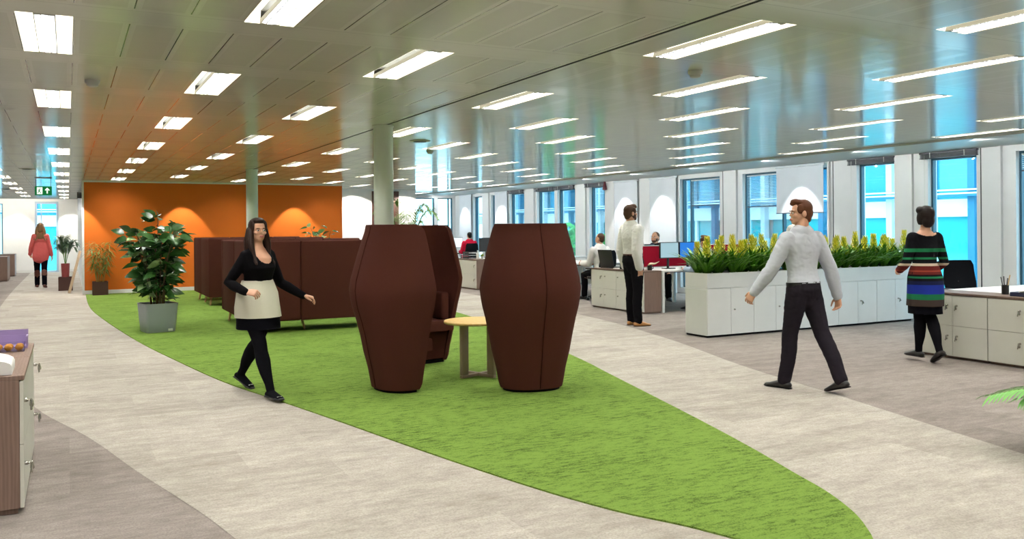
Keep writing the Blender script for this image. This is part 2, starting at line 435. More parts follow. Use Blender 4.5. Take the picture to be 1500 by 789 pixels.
WN = [0]
SILL, HEAD = .12, 2.56
def window(a, b, axis='x', at=12.42, z0=SILL, z1=HEAD, mull=(), trans=None):
    """glazed window between a and b along the wall, frame and pane"""
    WN[0] += 1
    w = bpy.data.objects.new('window_%d' % WN[0], None); C.objects.link(w); w['kind'] = 'structure'
    f = MB(); t = .035
    def bx(m, u0, v0, u1, v1, d):
        if axis == 'x': m.box(at-d, u0, v0, at+d, u1, v1)
        else: m.box(u0, at-d, v0, u1, at+d, v1)
    bx(f, a, z0, a+t, z1, .04); bx(f, b-t, z0, b, z1, .04); bx(f, a+t, z0, b-t, z0+t, .04); bx(f, a+t, z1-t, b-t, z1, .04)
    for q in mull: bx(f, q-.02, z0+t, q+.02, z1-t, .035)
    if trans: bx(f, a+t, trans-.012, b-t, trans+.012, .02)
    f.obj('window_frame', 'frame_dark', w, 0)
    g = MB(); bx(g, a+t, z0+t, b-t, z1-t, .004); g.obj('pane', 'glass', w, 0)
    return w
op = [(6.4, 7.66), (8.27, 9.1), (9.73, 10.5), (11.16, 13.36), (14.05, 15.38), (18.43, 19.16), (19.88, 20.83), (21.0, 22.02), (22.81, 23.77), (24.72, 25.1), (25.79, 26.48)]
mb = MB(); y = -2.7
for a, b in op: mb.box(WX, y, 0, WX+.22, a, CZ+.1); y = b
mb.box(WX, y, 0, WX+.22, 28.2, CZ+.1)
for a, b in op: mb.box(WX, a, 0, WX+.22, b, SILL).box(WX, a, HEAD, WX+.22, b, CZ+.1)
struct(mb.obj('wall_right', 'wallwhite', smooth=0))
mb = MB()
for a, b in ((9.36, 9.69), (7.86, 7.9), (11.08, 11.12), (13.5, 13.87), (16.46, 16.86), (17.95, 18.3), (19.3, 19.72), (22.14, 22.66), (25.2, 25.6)): mb.box(WX-.05, a, 0, WX+.01, b, CZ-.03)
struct(mb.obj('trim_4', 'wallwhite', smooth=0))
mb = MB()
for a in (8.2, 11.02, 13.95, 16.92): mb.box(WX-.004, a-.008, .1, WX+.004, a+.008, CZ-.03)
struct(mb.obj('trim_gap_shade', 'darkgrey', smooth=0))  # dark strips painted in for the shade of the panel shadow gaps
struct(MB().box(WX-.015, -2.7, 0, WX+.0, 28, .1).obj('baseboard_right', 'white', smooth=0))
for i, (a, b) in enumerate(op):
    mu = {3: (12.33,), 4: (15.1,), 1: (), 0: ()}.get(i, ())
    window(a, b, mull=mu)
mb = MB()
for x0, x1 in ((9.48, 10.75), (11.5, 11.62), (12.2, 12.52)): mb.box(x0, 28, 0, x1, 28.2, CZ+.1)
for x0, x1 in ((10.75, 11.5), (11.62, 12.2)): mb.box(x0, 28, 0, x1, 28.2, SILL).box(x0, 28, HEAD, x1, 28.2, CZ+.1)
struct(mb.obj('wall_north', 'wallwhite', smooth=0))
window(10.75, 11.5, 'y', 28.1); window(11.62, 12.2, 'y', 28.1, mull=(12.06,))
# far end of the corridor
mb = MB()
mb.box(-6.2, 35.5, 0, -3.3, 35.7, CZ+.1).box(-3.3, 35.5, 0, -2.06, 35.7, .3).box(-3.3, 35.5, 2.5, -2.06, 35.7, CZ+.1).box(-2.06, 35.5, 0, -1.06, 35.7, CZ+.1).box(-.30, 35.5, 0, .33, 35.7, CZ+.1).box(-1.06, 35.5, 2.58, -.30, 35.7, CZ+.1)
struct(mb.obj('wall_far', 'wallwhite', smooth=0))
window(-3.3, -2.06, 'y', 35.6, .3, 2.5)
d = bpy.data.objects.new('door_2', None); C.objects.link(d); d['kind'] = 'structure'
MB().box(-1.06, 35.46, 0, -.99, 35.64, 2.58).box(-.37, 35.46, 0, -.30, 35.64, 2.58).box(-.99, 35.46, 2.5, -.37, 35.64, 2.58).box(-.99, 35.46, 0, -.37, 35.64, .06).box(-.87, 35.5, .06, -.84, 35.56, 2.5).obj('door_frame', 'frame_blue', d, 0)
MB().box(-.99, 35.55, .06, -.37, 35.56, 2.5).obj('pane', 'glass', d, 0)
MB().tube([(-.45, 35.54, 1.0), (-.45, 35.5, 1.0), (-.45, 35.5, 1.25), (-.45, 35.54, 1.25)], [.01]*4).obj('door_handle', 'chrome', d)

# ------------------------------------------------------------------ columns, blinds
for y, lb in ((9.37, 'slim round pale green-grey column rising behind the left brown pod chair'), (17.25, 'slim round pale green-grey column standing against the orange wall view, farther back')):
    c = thing('column', lb, 'column', (3.22, y, 0))
    MB().cyl(0, 0, .012, CZ, .112, n=40).obj('shaft', 'column', c)
    MB().lathe([(.112, CZ-.02), (.122, CZ-.018), (.122, CZ-.001)], n=40, cap0=False).obj('collar', 'column', c)
def blind_stack(a, b, label):
    r = thing('venetian_blind', label, 'blind', (WX-.05, (a+b)/2, 2.645), group='raised window blinds')
    L = (b-a)/2; m = MB()
    for k in range(5): m.box(-.025, -L+.01, -.035-.012*k, .025, L-.01, -.028-.012*k)
    m.obj('slats', 'blinddark', r, 0)
    MB().box(-.03, -L, -.025, .03, L, 0).obj('head_rail', 'blinddark', r, 0)
    for q in (-.3, .3): MB().box(-.034, q*L*2-.006, -.09, -.027, q*L*2+.006, 0).obj('ladder_tape', 'steelwhite', r, 0)
    MB().tube([(-.035, L*.8, -.03), (-.035, L*.8, -1.2)], [.003]*2, n=6).obj('cord', 'steelwhite', r, 0)
    MB().box(-.028, -L+.005, -.10, .028, L-.005, -.088).obj('bottom_rail', 'blinddark', r, 0)
for i, (a, b) in enumerate(((8.22, 9.2), (9.68, 10.64), (18.4, 19.3), (19.86, 20.9), (20.96, 22.08), (22.78, 23.8))):
    blind_stack(a, b, ['dark grey blind drawn right up above the window behind the striped woman', 'dark grey blind drawn up at the window over the right half of the planter', 'dark grey blind drawn up at window just left of the standing man', 'dark grey blind drawn up, right one of the far window pair', 'dark grey blind drawn up, left one of the far window pair', 'dark grey blind drawn up at single teal window left of the far pair'][i])
def fabric_blind(a, b, z, label, x=WX-.07):
    r = thing('roller_blind', label, 'blind', (x, (a+b)/2, CZ-.035)); L = (b-a)/2
    MB().box(-.004, -L+.02, z-CZ+.035, .004, L-.02, 0).obj('blind_sheet', 'fabricblind', r, 0)
    MB().tube([(0, -L+.01, -.025), (0, L-.01, -.025)], [.024]*2).obj('roller_tube', 'fabricblind', r)
    MB().box(-.010, -L+.015, z-CZ+.015, .010, L-.015, z-CZ+.035).obj('bottom_bar', 'blinddark', r, 0)
fabric_blind(11.16, 12.36, 1.74, 'pale fabric blind lowered halfway behind the walking man\'s head')
fabric_blind(15.42, 16.44, .5, 'pale fabric blind fully down just right of the standing man')
fabric_blind(16.9, 17.92, .5, 'pale fabric blind fully down just left of the standing man\'s head')
fabric_blind(23.8, 24.7, .5, 'pale fabric blind fully down farther along, left of the single teal window')
fabric_blind(26.5, 27.5, .5, 'pale fabric blind fully down in the far corner of the window wall')
def venetian(a, b, z, label):
    r = thing('venetian_blind', label, 'blind', (WX-.02+.09, (a+b)/2, HEAD-.04)); L = (b-a)/2-.05
    n = int((HEAD-.06-z)/.03); m = MB()
    for k in range(n):
        zz = -.03-.03*k; m.add([(-.011, -L, zz-.004), (.011, -L, zz+.004), (.011, L, zz+.004), (-.011, L, zz-.004)], [(0, 1, 2, 3)])
    m.obj('slats', 'steelwhite', r, 0)
    MB().box(-.015, -L, -.02, .015, L, 0).obj('head_rail', 'steelwhite', r, 0)
    MB().box(-.012, -L, z-HEAD+.03, .012, L, z-HEAD+.05).obj('bottom_rail', 'blinddark', r, 0)
venetian(12.36, 13.34, 1.88, 'half-lowered slatted blind in the window left of the lowered fabric blind')
venetian(14.1, 15.1, 1.95, 'half-lowered slatted blind in the window above the two desk monitors')
venetian(6.45, 7.66, 2.27, 'half-lowered slatted blind in window at the right edge')

# ------------------------------------------------------------------ ceiling fittings
def light_meshes():
    L = TL/2; w = TW/2-.003; o = MB()
    for s in (1, -1):
        prof = [(s*w, 0), (s*(w-.012), .022), (s*(w-.035), .05), (s*(w-.06), .066), (s*.052, .07)]
        o.rings([[(x, -L, z) for x, z in prof], [(x, -L+.05, z) for x, z in prof], [(x, L-.05, z) for x, z in prof], [(x, L, z) for x, z in prof]], False, False, closed=False)
        for e in (-L, L): o.add([(s*w, e, 0), (s*(w-.012), e*.985, .022), (s*(w-.035), e*.965, .05), (s*.052, e*.95, .07), (s*.052, e, 0)], [(0, 1, 2, 3, 4)])
    ref = o.mesh('reflector', 'reflector', 50)
    h = MB()
    for s in (1, -1): h.box(s*.052-.002, -L+.01, -.002, s*.052+.002, L-.01, .024)
    h.box(-.052, -L+.003, -.002, .052, -L+.02, .024).box(-.052, L-.02, -.002, .052, L-.003, .024).box(-.055, -L, .075, .055, L, .08)
    h.box(-w-.012, -L-.006, .078, w+.012, L+.006, .084)
    hous = h.mesh('housing', 'louverbox', 0)
    v = MB()
    for k in range(27):
        y = -L+.04+k*(TL-.08)/26; v.box(-.05, y-.002, 0, .05, y+.002, .016)
    for x in (-.018, .018): v.box(x-.002, -L+.02, -.002, x+.002, L-.02, .016)
    return ref, hous, v.mesh('louver', 'louver', 0)
LREF, LHOUS, LLOUV = light_meshes()
lamp = bpy.data.lights.new('fitting_lamp', 'AREA'); lamp.shape = 'RECTANGLE'; lamp.size = .05; lamp.size_y = TL-.06
lamp.energy = 38; lamp.color = (1, .972, .93)
COLN = ['the far-left row of ceiling fittings', 'the row left of the corridor fittings', 'the row running down the corridor', 'the first row right of the corridor row', 'the second row right of the corridor row',
        'the first row right of the dark ceiling seam', 'the second row right of the dark seam', 'the third row right of the dark seam', 'the fourth row right of the dark seam', 'the fifth row right of the dark seam', 'the sixth row right of the dark seam', 'the row closest to the window wall']
cnt = {}
def link_me(name, me, par, kids=()):
    o = bpy.data.objects.new(name, me); C.objects.link(o); o.parent = par; return o
for x, y, c in sorted(fix, key=lambda f: (f[2], f[1])):
    la = bpy.data.objects.new('fitting_lamp', lamp); C.objects.link(la); la.location = (x, y, CZ+.022)
    vis = any(inframe(x+a, y+b, CZ, -4) for a in (-.14, .14) for b in (-.55, 0, .55))
    if not vis:                                         # fittings just past the edge of the view light the room too
        t = thing('ceiling_light', 'recessed louvred strip light beyond the edge of the view', 'ceiling light', (x, y, CZ), group='recessed louvred ceiling lights')
        link_me('reflector', LREF, t); link_me('housing', LHOUS, t); link_me('louver', LLOUV, t)
        continue
    k = cnt.get(c, 0); cnt[c] = k+1
    t = thing('ceiling_light', 'recessed strip light, %s in %s' % (ORD[k], COLN[c]), 'ceiling light', (x, y, CZ), group='recessed louvred ceiling lights')
    link_me('reflector', LREF, t); link_me('housing', LHOUS, t); link_me('louver', LLOUV, t)
def detector(x, y, label, r=.055):
    t = thing('smoke_detector', label, 'smoke detector', (x, y, CZ))
    MB().lathe([(r, -.001), (r, -.018), (r*.85, -.03)][::-1], n=24).obj('base', 'detector', t)
    MB().lathe([(r*.5, -.052), (r*.7, -.045), (r*.75, -.03)], n=24).obj('sensor_head', 'detector', t)
detector(.18, 7.45, 'small white round smoke detector on the ceiling, upper left')
detector(4.25, 5.12, 'small beige round detector on the ceiling right of the dark seam')
detector(4.9, 12.1, 'small grey round detector on the shiny ceiling right of the front column')
for x, y, lb in ((4.23, 10.8, 'dark slotted round air vent in the ceiling just right of the front column'), (-.67, 18.5, 'dark slotted round air vent in the ceiling on the left, over the corridor mouth'), (-1.5, 27.5, 'dark slotted round air vent in the ceiling farthest left, beyond the other vent')):
    t = thing('ceiling_vent', lb, 'vent', (x, y, CZ))
    MB().lathe([(.14, -.001), (.14, -.006), (.09, -.012)][::-1], n=28).obj('rim', 'detector', t)
    MB().lathe([(.085, -.018), (.085, -.0125)], n=28).obj('slot', 'darkgrey', t)
# exit sign
t = thing('exit_sign', 'green illuminated emergency exit sign with running figure and up arrow', 'exit sign', (-.47, 21.43, 2.39))
MB().box(-.165, -.02, -.1, .165, .02, .1, .004).obj('sign_panel', 'signgreen', t)
m = MB(); Y = -.0225
def poly(m, pts): m.add([(x, Y, z) for x, z in pts], [tuple(range(len(pts)))])
def stroke(m, a, b, w):
    dx, dz = b[0]-a[0], b[1]-a[1]; l = math.hypot(dx, dz); nx, nz = -dz/l*w, dx/l*w
    poly(m, [(a[0]+nx, a[1]+nz), (a[0]-nx, a[1]-nz), (b[0]-nx, b[1]-nz), (b[0]+nx, b[1]+nz)])
poly(m, [(-.125, -.075), (-.02, -.075), (-.02, .075), (-.125, .075)])
m.obj('door_symbol', 'signwhite', t, 0, False)
g = MB(); Y = -.0245
for a, b, w in (((-.075, .03), (-.085, -.015), .012), ((-.085, -.015), (-.055, -.03), .008), ((-.055, -.03), (-.06, -.065), .007), ((-.085, -.015), (-.1, -.04), .008), ((-.1, -.04), (-.12, -.05), .007), ((-.075, .028), (-.045, .01), .006), ((-.075, .028), (-.105, .012), .006)): stroke(g, a, b, w)
poly(g, [(-.065+.012*math.cos(q*.785), .05+.012*math.sin(q*.785)) for q in range(8)])
g.obj('figure_symbol', 'signgreen', t, 0, False)
m = MB(); Y = -.0225
for a, b, w in (((.075, -.06), (.075, .05), .011), ((.035, .01), (.079, .056), .010), ((.115, .01), (.071, .056), .010)): stroke(m, a, b, w)
m.obj('arrow_symbol', 'signwhite', t, 0, False)
MB().box(-.15, -.012, .1, -.14, .012, .28).box(.14, -.012, .1, .15, .012, .28).box(-.17, -.03, .27, .17, .03, .289).obj('hanger', 'grey', t, 0)
t = tag(MB().box(.21, 23.9, 2.32, .33, 24.04, 2.47, .01).obj('wall_speaker', 'black'), 'small black box fixed high on the white corridor wall corner', 'speaker')
t = thing('alarm_beacon', 'small dark red alarm beacon hanging by the window wall ceiling', 'alarm', (WX-.12, 18.25, 2.5))
MB().lathe([(.02, -.07), (.06, -.05), (.05, .03), (.03, .1), (.03, .15)], n=16).obj('beacon_body', plain('beacon_red', '#5A1420', .4), t)
MB().lathe([(.05, .149), (.05, .149+.001)], n=16).obj('mount', 'steelwhite', t)
# wall washers, plus unseen spots added as fill for the window wall
def spot(x, y, tx, ty, tz, e, ang=62, col=(1, .93, .82)):
    l = bpy.data.lights.new('wall_washer_and_fill', 'SPOT'); l.energy = e; l.spot_size = R(ang); l.spot_blend = .35; l.color = col; l.shadow_soft_size = .012
    o = bpy.data.objects.new('wall_washer_and_fill', l); C.objects.link(o); o.location = (x, y, CZ-.05)
    o.rotation_euler = (Vector((tx, ty, tz))-Vector(o.location)).to_track_quat('-Z', 'Y').to_euler()
for x in (.15, 2.5, 5.25): spot(x, 21.75, x, 22.35, .9, 120)
for x in (7.5, 9.1): spot(x, 24.0, x, 24.6, 1.0, 130, 115)
for y in (11.7, 15.9, 17.4, 24.2, 27): spot(11.72, y, WX-.05, y, 1.1, 60, 66, (.98, .98, 1))
for y in range(5, 28, 2): spot(10.95, y+.4, WX, y+.4, 1.5, 28, 140, (.93, .97, 1))  # no fittings here: broad fill spots added to lighten the grey window wall
for x in (-.9, -2.2): spot(x, 34.2, x, 35.5, 1.3, 40, 130)
for x in (-1.6, .1): spot(x, 34.9, x, 35.5, 1.0, 80)

# ------------------------------------------------------------------ world and exterior
w = bpy.data.worlds.new('sky'); SC.world = w; w.use_nodes = True
nt = w.node_tree; bg = nt.nodes['Background']
tc = nt.nodes.new('ShaderNodeTexCoord'); sx = nt.nodes.new('ShaderNodeSeparateXYZ'); nt.links.new(tc.outputs['Generated'], sx.inputs[0])
rp = nt.nodes.new('ShaderNodeValToRGB'); nt.links.new(sx.outputs[2], rp.inputs[0])
rp.color_ramp.elements[0].position = 0; rp.color_ramp.elements[0].color = (.80, .90, 1, 1)
rp.color_ramp.elements[1].position = .6; rp.color_ramp.elements[1].color = (.68, .84, 1, 1)
nt.links.new(rp.outputs[0], bg.inputs[0]); bg.inputs[1].default_value = 5.5
M['facade'] = plain('facade_pale', '#C6CED2', .7, .2)
M['spandrel'] = plain('facade_white', '#E9EEF0', .6, .3)
M['teal'] = plain('facade_teal_glass', '#3B93B2', .12, .6)
M['teal2'] = plain('facade_green_glass', '#33A3AC', .12, .6)
M['tealdark'] = plain('facade_louvre', '#2A6E8C', .5, .4)
M['lawn'] = plain('courtyard_ground', '#8C9690', .9)
struct(MB().box(12.6, -30, -4.3, 90, 110, -4.2).box(-60, 36, -4.3, 12.6, 110, -4.2).obj('ground', 'lawn', smooth=0))
def facade(label, ax, at, a0, a1):
    r = thing('office_building', label, 'building', (0, 0, -4.2))
    def bx(m, u0, v0, u1, v1, d0, d1):
        v0 += 4.2; v1 += 4.2
        if ax == 'x': m.box(at+d0, u0, v0, at+d1, u1, v1)
        else: m.box(u0, at+d0, v0, u1, at+d1, v1)
    m = MB(); bx(m, a0, -4.2, a1, 9.5, .25, 4); m.obj('wall', 'facade', r, 0)
    for z0, z1 in ((-2.1, -1.5), (1.75, 2.35), (5.6, 6.2)):
        m = MB(); bx(m, a0, z0, a1, z1, -.1, .25); m.obj('spandrel', 'spandrel', r, 0)
    n = int((a1-a0)/3.2)
    for k in range(n):
        y = a0+k*3.2
        m = MB(); bx(m, y, -4.2, y+.25, 9.5, -.35, -.1); m.obj('pillar', 'tealdark' if k % 2 else 'facade', r, 0)
        for z0, z1, mt in ((-1.5, 1.75, 'teal2'), (2.35, 5.6, 'teal')):
            m = MB(); bx(m, y+.3, z0, y+3.15, z1, .08, .24); o = m.obj('window', mt, r, 0)
            m = MB(); bx(m, y+1.65, z0, y+1.8, z1, -.02, .12); m.obj('mullion', 'spandrel' if z0 < 0 else 'tealdark', o, 0)
    m = MB()
    for z in (2.5, 2.62, 4.35, 4.5, 4.62, 4.78, 5.0): bx(m, a0, z, a1, z+.05, -.55, -.45)
    m.obj('louvre', 'spandrel', r, 0)
    m = MB()
    for z in (2.42, 4.2, 4.95): bx(m, a0, z, a1, z+.07, -.62, -.5)
    m.obj('rail', 'tealdark', r, 0)
facade('office building with teal glazing and white bands across the courtyard', 'x', 27, 2, 57)
facade('blue office building seen through glass door at corridor end', 'y', 52, -16, 4)
def tree(x, y, h, r, label):
    t = thing('tree', label, 'tree', (x, y, -4.2)); m = MB(); rnd = random.Random(int(x*10))
    for i in range(900):
        a = rnd.uniform(0, 6.283); zz = rnd.uniform(-1, 1); q = math.sqrt(1-zz*zz); rr = r*rnd.uniform(.55, 1)
        c = Vector((rr*q*math.cos(a), rr*q*math.sin(a), h-r*1.2+rr*1.2*zz)); d = Vector((rnd.uniform(-1, 1), rnd.uniform(-1, 1), rnd.uniform(-1, 1))).normalized()
        e = d.orthogonal().normalized(); m.add([c+d*.22, c+e*.13, c-d*.22, c-e*.13], [(0, 1, 2, 3)])
    m.obj('crown', M['treeleaf'], t, 0, False); MB().tube([(0, 0, 0), (.1, 0, h*.4), (0, .1, h*.8)], [.16, .12, .05]).obj('trunk', 'stem', t)
M['treeleaf'] = leafmat('tree_leaf', '#2F8A3C', '#6CCB62', .6)
tree(19.6, 32.2, 6.0, 1.7, 'green tree in the courtyard, seen in far window pair'); tree(20.2, 29.0, 5.7, 1.2, 'green tree in courtyard, seen in window left of the standing man')
# ------------------------------------------------------------------ pod chairs
A_ = [(0, .288), (.08, .305), (.5, .388), (.84, .455), (.93, .464), (1.0, .455), (1.25, .405), (1.49, .35), (1.52, .343)]
B_ = [(0, .255), (.08, .268), (.5, .355), (.84, .445), (.93, .455), (1.0, .445), (1.25, .375), (1.49, .30), (1.52, .295)]
F_ = [(0, .06), (.5, .09), (.93, .13), (1.25, .10), (1.52, .07)]
PH = 1.515
def pod_plan(z, ins=0.0, n=40):
    a, b, f = interp(A_, z)-ins, interp(B_, z)-ins, interp(F_, z)
    corner = max(0., z-(PH-.07)); f2 = f-(.07-math.sqrt(max(0, .07**2-corner**2)))      # rounded top of the wing edge
    low = max(0., .06-z); f2 -= low*.6
    pts = []
    for i in range(7): pts.append((a*(1-.03*(1-i/6)), f2+(0-f2)*i/6))
    for i in range(1, n):
        t = math.pi*i/n; c, s_ = math.cos(t), math.sin(t)
        pts.append((a*math.copysign(abs(c)**.86, c), -b*s_**.88))
    for i in range(7): pts.append((-a*(1-.03*(i/6)), f2*i/6))
    return pts
def pod_mesh():
    P = {}
    zs = [0.025, .04, .08, .2, .35, .5, .65, .76, .84, .885, .93, .975, 1.02, 1.1, 1.25, 1.38, 1.445, 1.47, 1.49, 1.505, PH]
    outer = [[(x, y, z) for x, y in pod_plan(z)] for z in zs]
    inner = [[(x, y, z) for x, y in pod_plan(z, .055)] for z in zs]
    m = MB(); m.rings(outer, False, False, closed=False); m.rings(inner, False, False, closed=False)
    n = len(outer[0])
    m.rings([outer[-1], [(x*.99, y*.99, PH+.006) for x, y in pod_plan(PH, .02)], [(x, y, PH+.006) for x, y in pod_plan(PH, .035)], inner[-1]], False, False, closed=False)
    for e in (0, n-1): m.rings([[o[e] for o in outer], [((o[e][0]+q[e][0])/2, o[e][1]+.012, o[e][2]) for o, q in zip(outer, inner)], [q[e] for q in inner]], False, False, closed=False)
    P['shell'] = m.mesh('shell', 'brown', 45)
    m = MB(); pl = pod_plan(.025); m.rings([[(x, y, .027) for x, y in pl], [(x, y, .03) for x, y in pl]], True, True)
    P['base'] = m.mesh('base', 'blackmatte', 0)
    m = MB(); pl = pod_plan(.0, .02); m.rings([[(x, y, 0) for x, y in pl], [(x, y, .026) for x, y in pl]], True, True)
    P['plinth'] = m.mesh('plinth', 'blackmatte', 0)
    m = MB(); rs = []
    for z in (.05, .2, .36): rs.append([(x, min(y, .06), z) for x, y in pod_plan(z, .06)])
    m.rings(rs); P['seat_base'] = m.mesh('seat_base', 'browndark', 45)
    m = MB(); rs = []
    for z, k in ((.365, .012), (.38, 0), (.44, 0), (.465, .012), (.475, .04)):
        rs.append([(x*(1-k*.6), (y+.09 if y > .02 else y)*(1-k), z) for x, y in pod_plan(.40, .075)])
    m.rings(rs); P['seat_cushion'] = m.mesh('seat_cushion', 'brown', 60)
    m = MB(); rs = []
    for k in range(9):
        t = -.7+1.4*k/8; zs2 = [(.48, .07), (.6, .10), (.8, .11), (.88, .10), (.905, .07)]
        rs.append([(-.27*math.sin(t*1.5)/math.sin(1.05), -(interp(B_, z)-.06)*math.cos(t*.95)*.93+0, z) for z, d in zs2]+[(-.24*math.sin(t*1.5)/math.sin(1.05), -(interp(B_, z)-.06)*math.cos(t*.95)*.93+d, z) for z, d in zs2[::-1]])
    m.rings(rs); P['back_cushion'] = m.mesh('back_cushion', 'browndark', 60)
    for s in (1, -1):
        m = MB().box(s*.262-.05, -.13, .47, s*.262+.05, .07, .775, .03, seg=3); P['armrest%d' % s] = m.mesh('armrest', 'brown', 60)
    m = MB(); ti = len(pod_plan(.5))//2
    zz = [z for z in zs if .03 < z < PH-.005]
    def at(idx): return [(pod_plan(z)[idx][0], pod_plan(z)[idx][1]-.003, z) for z in zz]
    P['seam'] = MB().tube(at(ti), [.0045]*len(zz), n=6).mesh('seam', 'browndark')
    pl = [(x, y, PH+.004) for x, y in pod_plan(PH, .006)]
    P['piping'] = MB().tube(pl, [.005]*len(pl), n=6).mesh('piping', 'brown')
    return P
PODM = pod_mesh()
def pod(x, y, rz, label):
    t = thing('pod_chair', label, 'chair', (x, y, .012), rz, group='high-backed brown pod chairs round the little table')
    for k, me in PODM.items(): link_me(me.name.split('.')[0], me, t)
def face(fx, fy): return math.atan2(-fx, fy)
pod(3.81, 6.97, face(.16, .987), 'brown upholstered pod chair with its seamed back to the camera, right of the round table')
pod(2.75, 7.55, face(.99, .13), 'brown upholstered pod chair standing nearest, left of the small round table')
pod(3.45, 8.76, face(.22, -.95), 'brown pod chair half hidden behind the left one, its open front showing')
# round table
t = thing('side_table', 'small round birch-topped table standing between the brown pod chairs', 'table', (3.66, 7.80, .012))
MB().lathe([(.30, .530), (.333, .532), (.34, .540), (.34, .552), (.333, .558), (.30, .558)], n=56).obj('table_top', 'birch', t, 30)
for k in range(4):
    a = math.pi/2*k+.35
    MB().box(.15, -.02, .03, .235, .02, .53, .004, Matrix.Rotation(a, 4, 'Z')).obj('leg', 'tabletaupe', t)
for k in range(2): MB().box(-.235, -.021, .0, .235, .021, .028+.003*k, .004, Matrix.Rotation(.35+math.pi/2*k, 4, 'Z')).obj('cross_foot', 'tabletaupe', t)
MB().cyl(0, 0, .515, .53, .10).obj('mounting_plate', 'grey', t)

# ------------------------------------------------------------------ booths
def booth(x0, y0, x1, y1, label):
    t = thing('booth_sofa', label, 'sofa', (x0, y0, .012)); W, D = x1-x0, y1-y0; z0, z1 = .165, 1.325; th = .13
    cuts = [0, .74, 1.68, W]
    for i in range(3): MB().box(cuts[i], 0, z0, cuts[i+1]-.004, th, z1, .028, seg=3).obj('back_panel', 'brown', t, 60)
    for i in range(3): MB().box(cuts[i], D-th, z0, cuts[i+1]-.004, D, z1, .028, seg=3).obj('back_panel', 'brown', t, 60)
    MB().box(.001, th+.002, z0, th, D/2-.002, z1, .028, seg=3).obj('end_panel', 'brown', t, 60)
    MB().box(.001, D/2+.002, z0, th, D-th-.002, z1, .028, seg=3).obj('end_panel', 'brown', t, 60)
    for ya, yb in ((th+.002, th+.68), (D-th-.68, D-th-.002)):
        MB().box(th+.01, ya, z0+.02, W-.05, yb, .36, .02).obj('seat_base', 'browndark', t, 60)
        for k in range(2):
            a = th+.02+k*(W-.18)/2; MB().box(a, ya+.01, .362, a+(W-.20)/2, yb+(.02 if ya < D/2 else 0), .47, .035, seg=3).obj('seat_cushion', 'brown', t, 60)
    for x, y, dx, dy in ((.10, .34, -.03, -.05), (.82, .34, .03, -.06), (1.75, .3, .05, -.05), (W-.2, .3, .05, -.05), (.10, D-.34, -.03, .05), (1.2, D-.34, .04, .05), (W-.2, D-.34, .05, .05), (.12, D/2, -.04, 0)):
        MB().tube([(x, y, z0+.03), (x+dx, y+dy, .006)], [.027, .014], n=12).obj('leg', 'legwood', t)
booth(2.265, 12.42, 4.62, 14.85, 'dark brown high-backed booth sofa on wooden legs behind the walking woman')
booth(2.42, 17.42, 4.7, 19.6, 'dark brown high-backed booth sofa farther back, just right of the big potted plant')

# ------------------------------------------------------------------ cabinets
def lock(par, x, y, z, ax=(-1, 0), key=True):
    m = MB(); d = Vector((ax[0], ax[1], 0)); p = Vector((x, y, z))
    m.tube([p, p+d*.012], [.011, .011], n=10)
    o = m.obj('lock', 'chrome', par)
    if key:
        q = p+d*.022; sd = Vector((-ax[1], ax[0], 0)); m = MB()
        m.tube([p+d*.01, p+d*.032], [.004, .004], n=6); m.tube([q+d*.012+sd*.002, q+d*.014+Vector((0, 0, -.03))+sd*.012], [.007, .012], n=8)
        m.tube([q+d*.012, q+d*.012+Vector((0, 0, -.05))-sd*.006], [.004, .006], n=6)
        m.obj('key', 'chrome', o)
def door_cab(x0, y0, x1, y1, H, front, rows, ncol, label, carc, doorm, keys=None, topm='edgewood', gap=.004, plinth=.03):
    """storage unit with a grid of doors; front is '-x', '+x' or '-y'"""
    t = thing('locker_cabinet', label, 'cabinet', (x0, y0, 0)); W, D = x1-x0, y1-y0; tt = .018
    ox0, oy0, ox1, oy1 = 0, 0, W, D
    if front == '-x': ox0 = .02
    if front == '+x': ox1 = W-.02
    if front == '-y': oy0 = .02
    MB().box(ox0, oy0, plinth, ox1, oy1, H-.025, .002).obj('carcass', carc, t, 0)
    MB().box(ox0+.01, oy0+.01, .004, ox1-.01, oy1-.01, plinth).obj('plinth', 'edgewood' if topm else 'blackmatte', t, 0)
    if topm: MB().box(-.004, 0, H-.025, W+.004, D, H, .003).obj('top_panel', topm, t, 0)
    else: MB().box(ox0, oy0, H-.025, ox1, oy1, H-.002).obj('top_panel', doorm, t, 0)
    L = D if front[1] == 'x' else W; zt = H-.03 if topm else H-.004
    for c in range(ncol):
        for r in range(rows):
            a, b = L*c/ncol+gap/2, L*(c+1)/ncol-gap/2; za, zb = plinth+(zt-plinth)*r/rows+gap/2, plinth+(zt-plinth)*(r+1)/rows-gap/2
            if front == '-x': m = MB().box(0, a, za, .019, b, zb, .0015)
            elif front == '+x': m = MB().box(W-.019, a, za, W, b, zb, .0015)
            else: m = MB().box(a, 0, za, b, .019, zb, .0015)
            d = m.obj('door', doorm, t, 0)
            k = (keys or {}).get((c, r), 0)
            if k:
                u = b-.055 if k > 0 else a+.055; z = zb-.11 if rows > 1 else (za+zb)/2+.02
                if front == '-x': lock(d, 0, u, z, (-1, 0), abs(k) > 1)
                elif front == '+x': lock(d, W, u, z, (1, 0), abs(k) > 1)
                else: lock(d, u, 0, z, (0, -1), abs(k) > 1)
    return t
